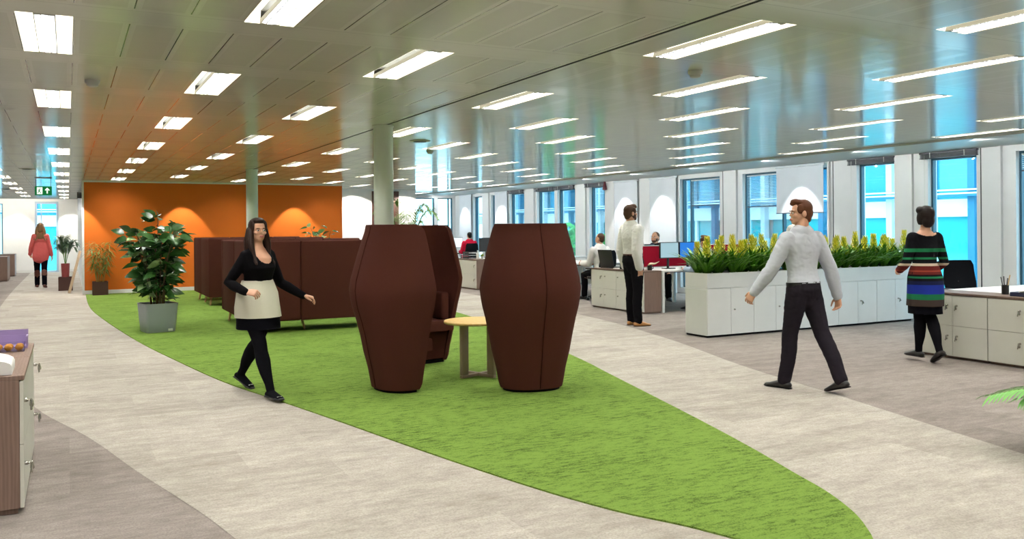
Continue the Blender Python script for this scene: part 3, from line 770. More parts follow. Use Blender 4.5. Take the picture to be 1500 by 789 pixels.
# left foreground
door_cab(-.67, 5.23, -.215, 5.985, .735, '+x', 2, 1, 'wood-ended white-door cabinet nearest the camera at bottom left, holding the white parcel', 'taupewood', 'creamdoor', {(0, 0): -2, (0, 1): -2}, 'taupewood')
door_cab(-.67, 5.99, -.215, 6.72, .735, '+x', 2, 1, 'wood-topped white-door cabinet behind the nearest one, under the lilac box', 'taupewood', 'creamdoor', {(0, 0): 2, (0, 1): 2}, 'taupewood')
m = MB(); rs = []
for i in range(9):
    u = i/8; rs.append([(-.60+.33*(.5-.5*math.cos(math.pi*j/10)), 5.27+.30*u, .737+.0+(.05+.055*math.sin(math.pi*j/10)**.8)*(.8+.2*math.sin(math.pi*u))) for j in range(11)]+[(-.60+.33*(.5-.5*math.cos(math.pi*j/10)), 5.27+.30*u, .737) for j in range(10, -1, -1)])
tag(m.rings(rs).obj('paper_parcel', 'paper', smooth=50), 'soft white folded paper parcel on top of the nearest left cabinet', 'parcel')
t = thing('card_box', 'lilac card box lying open behind the pastries on the left cabinet', 'box', (-.40, 6.50, .737))
MB().box(-.16, -.075, 0, .16, .075, .012).box(-.16, -.075, .012, -.152, .075, .075).box(.152, -.075, .012, .16, .075, .075).box(-.16, .067, .012, .16, .075, .075).obj('tray', 'lilac', t, 0)
MB().box(-.16, .075, .07, .16, .082, .11, .001).obj('flap', 'lilac', t, 0)
t = thing('pastry_tray', 'clear plastic tray on the left cabinet in front of lilac box', 'tray', (-.40, 6.32, .737))
m = MB(); m.box(-.15, -.07, 0, .15, .07, .004)
for a in ((-.15, -.07, .15, -.067), (-.15, .067, .15, .07), (-.15, -.067, -.147, .067), (.147, -.067, .15, .067)): m.box(a[0], a[1], .004, a[2], a[3], .05)
m.obj('shell', 'clear', t, 0)
rnd = random.Random(3)
for i in range(10):
    a = -.12+.06*(i % 5); b = -.032+.064*(i//5); m = MB(); m.ell((0, 0, .02), (.026, .024, .02), n=10)
    for v in range(len(m.v)):
        q = m.v[v]; m.v[v] = (q[0]*(1+.1*math.sin(9*q[1]*40)), q[1], max(q[2], 0))
    o = m.obj('pastry', 'pastry'); o.location = (-.40+a, 6.32+b, .742); o.rotation_euler = (0, 0, rnd.uniform(0, 3))
    tag(o, 'small golden pastry in the clear tray on the left cabinet', 'pastry', 'golden pastries in the clear tray')
# planter row
for k in range(5):
    x = 7.565+.82*k
    door_cab(x, 8.9, x+.818, 9.36, .665, '-y', 1, 2, ['white two-door cabinet under the flower trough, first from its left end', 'white two-door cabinet under the flower trough, second from its left end', 'white two-door cabinet under the flower trough, behind the walking man', 'white two-door cabinet under the trough, second from its right end', 'white two-door cabinet under the trough, at its right end by the striped woman'][k], 'steelwhite', 'lacquer', {(1, 0): -1 if k < 3 else -2}, None, .005)
t = thing('planter_trough', 'long white planter trough full of yellow flowers along the cabinet row', 'planter', (7.565, 8.9, .665))
m = MB(); LL = 4.1
m.box(0, 0, 0, LL, .012, .2).box(0, .448, 0, LL, .46, .2).box(0, .012, 0, .012, .448, .2).box(LL-.012, .012, 0, LL, .448, .2).box(.012, .012, 0, LL-.012, .448, .012)
m.obj('trough', 'lacquer', t, 0)
MB().box(.014, .014, .15, LL-.014, .446, .17).obj('soil', 'soil', t, 0)
# bromeliads ------------------------------------------------------------
def brom(seed):
    r = random.Random(seed); lv = MB(); fl = MB(); tp = MB()
    for i in range(34):
        a = i*2.399+r.uniform(-.3, .3); L = r.uniform(.40, .62); el = r.uniform(.9, 1.45); w = r.uniform(.015, .022)
        d = Vector((math.cos(a), math.sin(a), 0)); sd = Vector((-math.sin(a), math.cos(a), 0)); pts = []; ws = []
        for k in range(8):
            u = k/7; out = L*(math.cos(el)*u+.28*u*u); up = L*(math.sin(el)*u-.62*u*u*(1.35-el*.6))
            pts.append(d*(.012+out)+Vector((0, 0, up))); ws.append(w*(1-.15*u) if u < .7 else w*max(.06, (1-u)/.3)*.9)
        lv.strip(pts, ws, sd, .35)
    h = r.uniform(.40, .47)
    lean = Vector((r.uniform(-.03, .03), r.uniform(-.03, .03), 0))
    lv.tube([(0, 0, 0), tuple(lean*.5+Vector((0, 0, h*.5))), tuple(lean+Vector((0, 0, h)))], [.010, .009, .006], n=6, dome=False)
    for lvl in range(10):
        u = lvl/9; z = h*.52+(h*.55)*u; rr = .088*(1-.55*u); c = lean*(z/h)
        for k in range(7):
            a = k*.898+lvl*.55; d = Vector((math.cos(a), math.sin(a), 0)); sd = Vector((-math.sin(a), math.cos(a), 0))
            p0 = c+Vector((0, 0, z))
            (tp if (lvl < 2 or (k+lvl) % 7 == 0) else fl).strip([p0+d*.006, p0+d*rr*.6+Vector((0, 0, .018)), p0+d*rr+Vector((0, 0, .052))], [.010, .0145, .001], sd, .3)
    return lv.mesh('leaves', 'brom', 60, False), fl.mesh('flower_spike', 'bromy', 60, False), tp.mesh('bracts', 'bromg', 60, False)
BR = [brom(i) for i in range(5)]
for i in range(40):
    x = 7.565+.10+(i//2)*(LL-.20)/19+random.uniform(-.03, .03); y = 8.9+(.14 if i % 2 else .32)+random.uniform(-.03, .03)
    t = thing('bromeliad', 'yellow-spiked green bromeliad growing in the long white planter trough', 'flower', (x, y, .83), random.uniform(0, 6.28), group='yellow bromeliads in the planter trough')
    a = BR[i % 5]
    for me in a: link_me(me.name.split('.')[0], me, t)
    t.scale = (1, 1, random.uniform(.93, 1.08))

# ------------------------------------------------------------------ potted plants
def leaf(m, base, d, L, W, up=Vector((0, 0, 1)), droop=.3, n=6, fold=.25, roll=0):
    d = d.normalized(); sd = d.cross(up)
    if sd.length < .05: sd = d.orthogonal()
    sd.normalize()
    if roll: sd = Matrix.Rotation(roll, 3, d) @ sd
    nrm = sd.cross(d); pts = []; ws = []
    for k in range(n):
        u = k/(n-1); pts.append(base+d*(L*u)-nrm*(0)+Vector((0, 0, -droop*L*u*u))); ws.append(W*max(.03, math.sin(math.pi*min(1, u**.8*.97+.03))))
    m.strip(pts, ws, sd, fold)
def square_pot(t, w0, w1, h, m, wall=.02):
    p = MB()
    def sq(w, z, r=.04, n=5):
        o = []
        for cx, cy, a0 in ((1, 1, 0), (-1, 1, 90), (-1, -1, 180), (1, -1, 270)):
            for k in range(n): a = R(a0+90*k/(n-1)); o.append((cx*(w-r)+r*math.cos(a), cy*(w-r)+r*math.sin(a), z))
        return o
    p.rings([sq(w0*.97, 0), sq(w0, .012), sq(w0+(w1-w0)*.5, h*.5), sq(w1-.004, h-.02), sq(w1, h), sq(w1-wall, h), sq(w1-wall, h-.05)], True, True)
    p.obj('pot', m, t, 40)
    MB().rings([sq(w1-wall-.002, h-.05), sq(w1-wall-.002, h-.035)]).obj('soil', 'soil', t, 0)
def rubber_plant(x, y, z, H, spread, label, nst=12, nl=470, seed=1, pot=True, rz=.2):
    t = thing('rubber_plant', label, 'plant', (x, y, z), rz); r = random.Random(seed)
    square_pot(t, .20, .235, .42, 'pot_grey')
    st = MB(); lf = MB(); lf2 = MB(); per = nl//nst
    for i in range(nst):
        a = i*2.399; q = r.uniform(.35, 1); tip = Vector((math.cos(a)*spread*q, math.sin(a)*spread*q, H*r.uniform(.72, 1) if i % 3 else H*r.uniform(.5, .75)))
        b = Vector((math.cos(a)*.09, math.sin(a)*.09, .38)); mid = b.lerp(tip, .5)+Vector((-math.cos(a)*.06*q, -math.sin(a)*.06*q, .08))
        pts = spline([tuple(b), tuple(mid), tuple(tip)], 6); st.tube(pts, [.013-.008*k/len(pts) for k in range(len(pts))], n=6)
        for k in range(per):
            u = r.uniform(.14, 1) ; p = Vector(pts[min(len(pts)-1, int(u*len(pts)))]); aa = r.uniform(0, 6.28)
            d = Vector((math.cos(aa), math.sin(aa), r.uniform(-.25, .8))); L = r.uniform(.15, .25)
            br = p+d.normalized()*r.uniform(.02, .12)
            if br.z < .46: continue
            leaf(lf2 if r.random() < .13 else lf, br, d, L, L*.27, droop=r.uniform(.1, .45), roll=r.uniform(-1.3, 1.3), fold=.18)
    st.obj('stems', 'stem', t); lf.obj('foliage', 'rubber1', t, 60, False); lf2.obj('pale_foliage', 'rubber2', t, 60, False)
    return t
t = rubber_plant(1.17, 13.6, .012, 1.72, .46, 'large dark green rubber plant in a square grey pot on the green carpet')
MB().box(.08, -.245, .02, .14, -.216, .05).obj('maker_plate', 'steelwhite', t, 0)
rubber_plant(5.5, 20.6, .012, 1.66, .34, 'dark leafy plant showing over the booth sofa against the orange wall', 7, 150, 5)
def box_pot(t, w, h, m):
    p = MB(); p.box(-w, -w, 0, w, w, h-.05).box(-w, -w, h-.05, w, -w+.015, h).box(-w, w-.015, h-.05, w, w, h).box(-w, -w+.015, h-.05, -w+.015, w-.015, h).box(w-.015, -w+.015, h-.05, w, w-.015, h)
    p.obj('pot', m, t, 0); MB().box(-w+.016, -w+.016, h-.05, w-.016, w-.016, h-.025).obj('soil', 'soil', t, 0)
t = thing('bamboo_plant', 'small bamboo plant in a dark brown box pot against the orange wall', 'plant', (.66, 22.05, .012))
box_pot(t, .165, .31, 'pot_brown'); r = random.Random(2); st = MB(); lf = MB()
for i in range(9):
    a = i*2.4; b = Vector((math.cos(a)*.07, math.sin(a)*.06, .28)); tip = b+Vector((math.cos(a)*.16, math.sin(a)*.10, r.uniform(.75, 1.0)))
    st.tube([b, b.lerp(tip, .5), tip], [.008, .007, .004], n=6)
    for k in range(42):
        u = r.uniform(.28, 1.02); p = b.lerp(tip, u); aa = r.uniform(0, 6.28); d = Vector((math.cos(aa), math.sin(aa)*.8, r.uniform(-.5, .5)))
        leaf(lf, p+d*.04*r.random(), d, r.uniform(.12, .24), r.uniform(.008, .013), droop=.5, n=4)
st.obj('canes', 'cane', t); lf.obj('foliage', 'bamboo', t, 60, False)
def palm(x, y, z, label, H, nf, L, potm, leafm, seed, ph=.3, pw=.18, lo=.5, hi=1.35, inner=None, yaw=None, rz=0, box=True, llen=.28):
    t = thing('palm_plant', label, 'plant', (x, y, z), rz); r = random.Random(seed)
    if box: box_pot(t, pw, ph, potm)
    else: square_pot(t, pw*.9, pw, ph, potm)
    if inner: MB().lathe([(.085, ph-.02), (.10, ph+.34), (.09, ph+.34), (.08, ph+.28)], n=20).obj('inner_pot', inner, t)
    st = MB(); lf = MB(); b0 = ph-.03 if not inner else ph+.25
    for i in range(nf):
        a = i*2.399+r.uniform(-.3, .3); el = r.uniform(lo, hi); d = Vector((math.cos(a), math.sin(a), 0)); pts = []; LL_ = L*r.uniform(.75, 1.1)
        hz = H*r.uniform(.75, 1.0)-b0
        for k in range(10):
            u = k/9; pts.append(d*(LL_*math.cos(el)*u*(1+.35*u))+Vector((0, 0, b0+hz*(1.55*u-.55*u**2.6-(.55-.3*el)*u**3))))
        st.tube(pts, [.007-.005*k/9 for k in range(10)], n=5)
        for k in range(26):
            u = .32+.68*k/25; f = u*9; j = min(8, int(f)); p = pts[j].lerp(pts[j+1], f-j); tg = (pts[j+1]-pts[j]).normalized()
            sd = tg.cross(Vector((0, 0, 1))); sd = sd.normalized() if sd.length > .01 else Vector((1, 0, 0))
            for s in (1, -1):
                leaf(lf, p, tg*.75+sd*s*.8+Vector((0, 0, .12)), llen*(1-.55*abs(u-.55)/.45)*r.uniform(.85, 1.1), .011, droop=.35, n=4)
    st.obj('stems', 'palm', t); lf.obj('foliage', leafm, t, 60, False); return t
palm(-.06, 24.35, .003, 'cool green palm in a dark box pot beside the leaning plank', 1.6, 12, .27, 'pot_brown', 'palmgrey', 4, .34, .16, inner='pot_red', lo=.7, hi=1.4)
palm(6.42, 17.3, .003, 'tall palm with arching fronds rising behind the pod chairs', 2.55, 12, .85, 'pot_brown', 'palm', 9, .4, .2, lo=.6, hi=1.3, llen=.34)
palm(5.98, 2.92, .003, 'bright green palm with its frond tips reaching in at the right edge', 0.62, 11, .58, 'pot_grey', 'palmbright', 21, .25, .15, lo=.05, hi=.5, box=False, llen=.30)
t = thing('timber_plank', 'pale timber plank leaning on the corner of the orange wall', 'plank', (.02, 23.2, .004), 0)
mt = Matrix.Rotation(math.atan2(.24, 1.0), 4, 'Y')
MB().box(-.03, -.05, 0, .03, .05, 1.04, .004, mt).obj('board', 'plank', t)
# ------------------------------------------------------------------ people
SKIN = {'fair': plain('skin_fair', '#D9A68A', .5, .35, var=.04), 'light': plain('skin_light', '#D2A083', .5, .35, var=.04)}
M['lips'] = plain('lips', '#B0605A', .45); M['eyewhite'] = plain('eye_white', '#E8E4DE', .3); M['iris'] = plain('iris', '#2A1C14', .3)
HAIR = {'brown': fabric('hair_brown', '#2C1B14', .35, 90, .5, rough=.5), 'chestnut': fabric('hair_chestnut', '#5A3420', .3, 90, .5, rough=.5), 'dark': fabric('hair_dark', '#1B1211', .3, 90, .5, rough=.45),
        'mid': fabric('hair_mid_brown', '#4A3223', .3, 90, .5, rough=.55), 'blonde': fabric('hair_dark_blonde', '#8A6A48', .3, 90, .5, rough=.55), 'black': fabric('hair_black', '#14100F', .3, 90, .5, rough=.5)}
M['shirtwhite'] = fabric('shirt_white', '#E9E7E2', .04, 200, .15); M['shirtgrey'] = fabric('shirt_pale_grey', '#C6CAD2', .05, 200, .2)
M['bluegrey'] = fabric('shirt_blue_grey', '#93A3B4', .06, 200, .2)
M['topblack'] = fabric('top_black', '#0E0D10', .2, 220, .2); M['tights'] = fabric('tights_black', '#101014', .15, 300, .1)
M['trousers'] = fabric('trousers_charcoal', '#252127', .15, 220, .2); M['trousersblack'] = fabric('trousers_black', '#111013', .15, 220, .2)
M['cream'] = fabric('skirt_cream', '#DFDCC9', .06, 160, .3); M['coral'] = fabric('cardigan_coral', '#DC6A68', .1, 160, .3)
M['skirtblack'] = fabric('skirt_black', '#0C0C12', .15, 220, .2); M['redtop'] = fabric('red_top', '#B01A34', .1, 200, .2)
M['shoeblack'] = plain('shoe_black', '#141112', .35); M['shoetan'] = plain('shoe_tan', '#B9854F', .5); M['boot'] = plain('boot_brown', '#5A2E1E', .5)
M['beltbrown'] = plain('belt_brown', '#4A2616', .5)
def stripes():
    t = NT('striped_knit'); t.set(.9, .15)
    sp = t.n('ShaderNodeSeparateXYZ'); t.l(t.pos(obj=True), sp.inputs[0])
    z = t.math('DIVIDE', t.math('SUBTRACT', sp.outputs[2], .60), .85)
    rp = t.n('ShaderNodeValToRGB'); rp.color_ramp.interpolation = 'CONSTANT'; el = rp.color_ramp.elements
    bands = [(.60, '#3A302C'), (.685, '#1D6B45'), (.745, '#1C2C86'), (.845, '#141A3A'), (.885, '#0D0D12'), (.915, '#1F6E48'), (.935, '#0D0D12'), (.952, '#5E1F1C'), (.985, '#8A3A2A'), (1.0, '#5E1F1C'), (1.045, '#D8C6B0'), (1.072, '#0D0D12'), (1.115, '#23774C'), (1.140, '#0D0D12'), (1.195, '#23774C'), (1.235, '#0D0D12')]
    el[0].position = 0; el[0].color = lin(bands[0][1]); el[1].position = (bands[1][0]-.6)/.85; el[1].color = lin(bands[1][1])
    for zz, c in bands[2:]: e = el.new((zz-.6)/.85); e.color = lin(c)
    t.l(z, rp.inputs[0]); t.col(rp.outputs[0]); t.bump(t.noise(220, 2, vec=t.pos(obj=True)), .3, .002); return t.m
M['stripes'] = stripes()
V3 = Vector
TM = [(-.055, .050, .055, 0), (-.03, .088, .066, 0), (0, .101, .070, -.004), (.03, .100, .066, -.003), (.07, .090, .058, 0), (.10, .087, .056, .002), (.15, .094, .062, .004), (.20, .103, .068, .005), (.245, .108, .062, 0), (.275, .098, .050, -.006), (.295, .070, .042, -.009), (.31, .045, .038, -.010)]
TFm = [(-.055, .050, .055, 0), (-.03, .092, .068, 0), (0, .106, .074, -.006), (.03, .102, .068, -.004), (.07, .084, .056, 0), (.10, .074, .051, .003), (.15, .081, .058, .006), (.195, .091, .073, .012), (.235, .092, .062, .004), (.265, .086, .048, -.006), (.29, .060, .038, -.009), (.31, .036, .033, -.010)]
def person(label, loc, fc, H, P, S, cat='person', group=None):
    root = thing('person', label, cat, loc, face(*fc), group); fem = S.get('fem', False); vx = S.get('vox', .006); sk = SKIN[S.get('skin', 'fair')]
    TT = TFm if fem else TM; bw = S.get('bulk', 1.0); hipw = .048*H
    legs = P.get('legs', ((0, 0, .03, 0), (0, 0, .03, 0)))          # thigh pitch, knee flex, abduction, heel lift (degrees)
    lt, ls, ah = .245*H, .245*H, .042*H
    py_, sy_ = R(P.get('pyaw', 0)), R(P.get('syaw', 0)); lean = R(P.get('lean', 0)); side_lean = R(P.get('slean', 0))
    J = {}; zmin = 9
    for s, (th, kn, ab, hl) in zip((1, -1), legs):
        hip = V3((s*hipw*math.cos(py_), s*hipw*math.sin(py_), 0)); th, kn, hl = R(th), R(kn), R(hl)
        d1 = V3((s*ab, math.sin(th), -math.cos(th))).normalized(); d2 = V3((s*ab*.4, math.sin(th-kn), -math.cos(th-kn))).normalized()
        k = hip+d1*lt; a = k+d2*ls; fx = V3((s*.12, math.cos(hl), -math.sin(hl))).normalized(); up = V3((0, math.sin(hl), math.cos(hl)))
        heel = a-fx*.035*H-up*ah; toe = a+fx*.115*H-up*ah
        zmin = min(zmin, heel.z, toe.z); J[s] = [hip, k, a, fx, up]
    pz = P['pz'] if 'pz' in P else -zmin
    O = V3((0, P.get('py', 0), pz))
    for s in J:
        for i in range(3): J[s][i] = J[s][i]+O
    Lm = Matrix.Rotation(-lean, 3, 'X') @ Matrix.Rotation(side_lean, 3, 'Y')
    def spine(z, y=0): return O+Lm @ V3((0, y*H, z*H))
    def yawv(z): a = py_+(sy_-py_)*max(0, min(1, z/.25)); return Lm @ V3((math.cos(a), math.sin(a), 0))
    def torso(m, z0, z1, inf, k=1.0):
        zs = [r for r in TT if z0 <= r[0] <= z1]
        m.tube([spine(r[0], r[3]) for r in zs], [(r[1]*H*bw*k+inf, r[2]*H*bw*k+inf) for r in zs], [yawv(r[0]) for r in zs], n=24)
    sw = (.098 if not fem else .083)*H
    SH = {s: spine(.262, -.004)+yawv(.27)*(s*sw) for s in (1, -1)}
    def leg(m, s, inf, u0=0, u1=2, prof=None):
        hip, k, a, fx, up = J[s]
        tr = prof or ([(0, .056), (.25, .053), (.5, .046), (.8, .037), (1, .034), (1.15, .034), (1.35, .0365), (1.6, .030), (1.85, .021), (2, .020)] if fem else [(0, .056), (.25, .054), (.5, .048), (.8, .040), (1, .036), (1.15, .035), (1.35, .037), (1.6, .031), (1.85, .023), (2, .022)])
        bk = -J[s][3]; pts = []; rr = []
        for u, r in tr:
            if u < u0-.001 or u > u1+.001: continue
            p = hip.lerp(k, u) if u <= 1 else k.lerp(a, u-1)
            if 1.1 < u < 1.7: p = p-fx*.008*H
            pts.append(p); rr.append(r*H+inf)
        m.tube(pts, rr, n=16)
    def foot(m, s, inf, heel=0):
        hip, k, a, fx, up = J[s]; sd = fx.cross(up)
        pts = [a-fx*.022*H-up*.024*H, a+fx*.01*H-up*.018*H, a+fx*.05*H-up*.026*H, a+fx*.085*H-up*.032*H, a+fx*.105*H-up*.034*H]
        rr = [(.020*H+inf, .018*H+inf*.6), (.021*H+inf, .024*H+inf*.6), (.024*H+inf, .0165*H+inf*.6), (.026*H+inf, .0105*H+inf*.6), (.020*H+inf, .0085*H+inf*.6)]
        m.tube(pts, rr, sd, n=14)
    arms = P['arms']
    AJ = {}
    for s, (u, f, hd) in zip((1, -1), arms):
        u, f, hd = V3(u).normalized(), V3(f).normalized(), V3(hd).normalized(); e = SH[s]+u*.172*H; w = e+f*.148*H; AJ[s] = (SH[s], e, w, hd)
    def arm(m, s, inf, u1=2.0, u0=0):
        a, e, w, hd = AJ[s]; k = .92 if fem else 1.08
        tr = [(0, .030), (.3, .028), (.7, .0245), (1, .0225), (1.3, .0235), (1.7, .018), (2, .0150)]; pts = []; rr = []
        for u, r in tr:
            if u > u1+.001 or u < u0-.001: continue
            pts.append(a.lerp(e, u) if u <= 1 else e.lerp(w, u-1)); rr.append(r*H*k+inf)
        if tr and u1 < 2 and pts: pts.append(e.lerp(w, u1-1)) if u1 > 1 and (pts[-1]-e.lerp(w, u1-1)).length > .01 else None; rr = rr+[rr[-1]]*(len(pts)-len(rr))
        m.tube(pts, rr, n=14)
    def hand(m, s, curl):
        a, e, w, hd = AJ[s]; fw = (w-e).normalized(); nrm = V3((-s, .15, 0)); nrm = (nrm-hd*nrm.dot(hd)).normalized()     # palm faces inwards
        pn = P.get('palm', {}).get(s)
        if pn: nrm = V3(pn); nrm = (nrm-hd*nrm.dot(hd)).normalized()
        sd = hd.cross(nrm)*s                                                # towards the thumb
        if sd.dot(V3((0, 1, .3))) < 0 and not pn: sd = -sd
        q = H*.0100
        m.tube([w-fw*.01*H, w+hd*.02*H, w+hd*.050*H], [(.0145*H, .0125*H), (.021*H, .0115*H), (.0235*H, .010*H)], sd, n=12)
        for i, L in enumerate((.040, .045, .042, .033)):
            o = (1.5-i)*.0118*H; b = w+hd*.045*H+sd*o; d = (hd+sd*(1.5-i)*.07).normalized(); c = R(curl*(1+.12*i))
            d1 = (d*math.cos(c*.5)+nrm*math.sin(c*.5)); d2 = d*math.cos(c*1.15)+nrm*math.sin(c*1.15); d3 = d*math.cos(c*1.7)+nrm*math.sin(c*1.7)
            p1 = b+d1*L*H*.45; p2 = p1+d2*L*H*.33; p3 = p2+d3*L*H*.25
            m.tube([b, p1, p2, p3], [.0052*H, .0049*H, .0045*H, .0038*H], n=8)
        b = w+hd*.012*H+sd*.014*H; d = (hd*.75+sd*.62+nrm*.35).normalized(); p1 = b+d*.026*H; p2 = p1+(hd*.95+sd*.25+nrm*.35).normalized()*.024*H
        m.tube([b, p1, p2], [.0072*H, .0060*H, .0045*H], n=8)
    # ---- head
    hy, hp = R(P.get('hyaw', 0)), R(P.get('hpitch', 0)); nb = spine(.30, -.010)
    HM = Matrix.Translation(nb+Lm @ V3((0, .004*H, .052*H))) @ Matrix.Rotation(hy, 4, 'Z') @ Matrix.Rotation(-hp, 4, 'X') @ Matrix.Rotation(0, 4, 'Y')
    def he(m, c, r, n=16, rot=None): m.ell((0, 0, 0), (r[0]*H, r[1]*H, r[2]*H), HM @ Matrix.Translation((c[0]*H, c[1]*H, c[2]*H)) @ (rot or Matrix()), n)
    body = MB()
    torso(body, -.06, .3105, 0); nk = .034*H if not fem else .029*H
    body.tube([spine(.285, -.010), nb+V3((0, 0, .02*H)), HM @ V3((0, -.004*H, .015*H))], [nk*1.12, nk, nk], n=16)
    for s in (1, -1):
        leg(body, s, 0); foot(body, s, 0); arm(body, s, 0); hand(body, s, P.get('curl', {}).get(s, 28)); body.ell(tuple(SH[s]), (.034*H,)*3, n=14)
    he(body, (0, -.006, .062), (.0415, .052, .050), 20); he(body, (0, .012, .030), (.034, .040, .042), 18); he(body, (0, .036, .004), (.018, .016, .016)); he(body, (0, .018, .012), (.029, .032, .024))
    nq = .8 if fem else 1
    he(body, (0, .047, .037), (.0095*nq, .009, .008)); body.tube([HM @ V3((0, .045*H, .054*H)), HM @ V3((0, (.050+.005*nq)*H, .036*H))], [.0045*H*nq, .0062*H*nq], n=10)
    he(body, (0, .041, .058), (.027, .009, .007)); he(body, (0, .048, .0145), (.014, .008, .0075))
    for s in (1, -1):
        he(body, (s*.0415, -.004, .040), (.006, .013, .019)); he(body, (s*.022, .036, .034), (.013, .012, .011))
    body.fuse('body', sk, root, S.get('bvox', vx*.72), 5, .45)
    if S.get('facevis', True):
        for s in (1, -1):
            m = MB(); he(m, (s*.0175, .0475, .0475), (.0075, .0055, .0042), 12); e = m.obj('eye', 'eyewhite', root)
            m = MB(); he(m, (s*.0175, .0515, .0475), (.0037, .0025, .0037), 10); m.obj('iris', 'iris', e)
            m = MB(); he(m, (s*.0185, .0500, .0590), (.0115, .005, .0024), 10); m.obj('eyebrow', S['hair'][1], root)
        m = MB(); he(m, (0, .0548, .0165), (.0125, .0045, .0028), 12); he(m, (0, .0540, .0118), (.0110, .0045, .0032), 12); m.fuse('lips', 'lips', root, .0012, 2)
    # ---- hair
    kind, hm = S['hair']; m = MB(); front = .034
    if kind != 'bald':
        he(m, (0, -.013, .072), (.0455, .0505, .0465), 22)
        he(m, (0, -.022, .045), (.0440, .0420, .044), 20)
        if kind in ('short', 'shortfem'):
            he(m, (0, .012, .102), (.036, .040, .018), 16, Matrix.Rotation(.25, 4, 'X'))
            for s in (1, -1): he(m, (s*.038, .010, .066), (.008, .022, .026))
            he(m, (.008, .034, .097), (.026, .018, .014))
            he(m, (0, -.032, .018), (.032, .022, .026))
        if kind == 'bob':
            for s in (1, -1):
                he(m, (s*.036, -.004, .040), (.016, .034, .050)); he(m, (s*.030, .006, .088), (.024, .040, .028))
            he(m, (0, -.034, .022), (.044, .030, .046)); he(m, (0, -.010, .066), (.0520, .0570, .0560), 22)
        if kind in ('long', 'longback'):
            he(m, (0, .004, .098), (.036, .042, .022))
            for s in (1, -1):
                he(m, (s*.037, .004, .068), (.012, .032, .036)); he(m, (s*.038, -.010, .035), (.014, .028, .045))
                for j, (dx, dy) in enumerate(((.041, .008), (.043, -.008), (.034, -.030))):
                    p0 = HM @ V3((s*dx*H, (dy-.004)*H, .05*H)); q = spine(.262, .030 if j == 0 else (-.018 if j == 1 else -.055))+yawv(.25)*(s*(.056, .060, .04)[j]*H)
                    e = spine((.222, .215, .20)[j], (.066, -.045, -.078)[j])+yawv(.2)*(s*(.062, .085, .065)[j]*H)
                    if kind == 'longback' and j == 0: continue
                    pts = spline([tuple(p0), tuple(p0.lerp(q, .55)+yawv(.2)*(s*.008*H)), tuple(q), tuple(e)], 4)
                    m.tube(pts, [.0165*H-.010*H*(k/len(pts))**2 for k in range(len(pts))], n=10)
            he(m, (0, -.040, .012), (.042, .024, .050))
            c = spine(.26, -.05); m.ell(tuple(c), (.055*H, .020*H, .06*H), n=14)
        if kind == 'crop':
            m = MB(); he(m, (0, -.011, .0665), (.0430, .0505, .0475), 22); he(m, (0, -.030, .035), (.036, .026, .034))
        m.fuse('hair', hm, root, .0045, 3, .4)
    if S.get('beard'):
        m = MB(); he(m, (0, .026, .0045), (.0275, .030, .020)); he(m, (0, .043, .002), (.018, .0135, .015))
        for s in (1, -1): he(m, (s*.030, .012, .022), (.0065, .022, .022))
        m.fuse('beard', hm, root, .004, 3)
    # ---- clothes
    if 'top' in S:
        mat, hem, neck, slv = S['top']; m = MB(); g = S.get('fit', .012)
        torso(m, hem, neck, g)
        for s in (1, -1):
            m.ell(tuple(SH[s]+V3((0, 0, -.004*H))), (.034*H+g,)*3, n=14); arm(m, s, g+S.get('slvfit', .004), slv)
            m.tube([spine(.20, 0)+yawv(.2)*(s*.06*H), SH[s]-V3((0, 0, .01*H))], [.05*H, .036*H+g], n=12)
        if neck < .30 and S.get('collar'): pass
        if S.get('loose'):
            zs = [(-.07, 1.12), (-.02, 1.10), (.05, 1.0), (.12, .9)]
            m.tube([spine(z, -.004) for z, k in zs], [(.098*H*k*bw+g*.5, .078*H*k*bw+g*.5) for z, k in zs], [yawv(z) for z, k in zs], n=22)
        to = m.fuse('top' if fem else 'shirt', mat, root, vx, 7, .5, wr=S.get('wr', .0035))
        if S.get('scoop'):
            sy, sz, rx, ry, rz_ = S['scoop']; c = spine(sz, sy); ax = yawv(.25); bm = bmesh.new(); bm.from_mesh(to.data); fwv = V3((0, 0, 1)).cross(ax)
            def ins(v): d = v.co-c; return (d.dot(ax)/(rx*H))**2+(d.dot(fwv)/(ry*H))**2+(d.z/(rz_*H))**2 < 1
            bmesh.ops.delete(bm, geom=[v for v in bm.verts if ins(v)], context='VERTS'); bm.to_mesh(to.data); bm.free()
        if S.get('collar'):
            m = MB(); c = spine(.303, -.010)
            for r0, z in ((.043, -.006), ): pass
            m.tube([spine(.292, -.010), spine(.306, -.010), spine(.318, -.008)], [(.047*H, .045*H), (.042*H, .041*H), (.039*H, .038*H)], yawv(.3), n=22, dome=False)
            m.fuse('collar', mat, root, .004, 3)
    if 'trousers' in S:
        m = MB(); g = .012; torso(m, -.06, S.get('waist', .05), g)
        tw = [(0, .056), (.25, .053), (.5, .047), (.8, .040), (1, .037), (1.3, .0365), (1.6, .034), (1.9, .032), (1.98, .032)]
        for s in (1, -1): leg(m, s, g*.55, 0, 1.99, tw)
        m.fuse('trousers', S['trousers'], root, vx, 7, .5, wr=.0035)
        if S.get('belt'):
            z = S.get('waist', .05); r = [q for q in TT if abs(q[0]-.07) < .001][0]
            MB().tube([spine(z-.016), spine(z+.004)], [(interp([(q[0], q[1]) for q in TT], z)*H*bw+.017, interp([(q[0], q[2]) for q in TT], z)*H*bw+.017)]*2, yawv(z), n=30, dome=False).obj('belt', S['belt'], root)
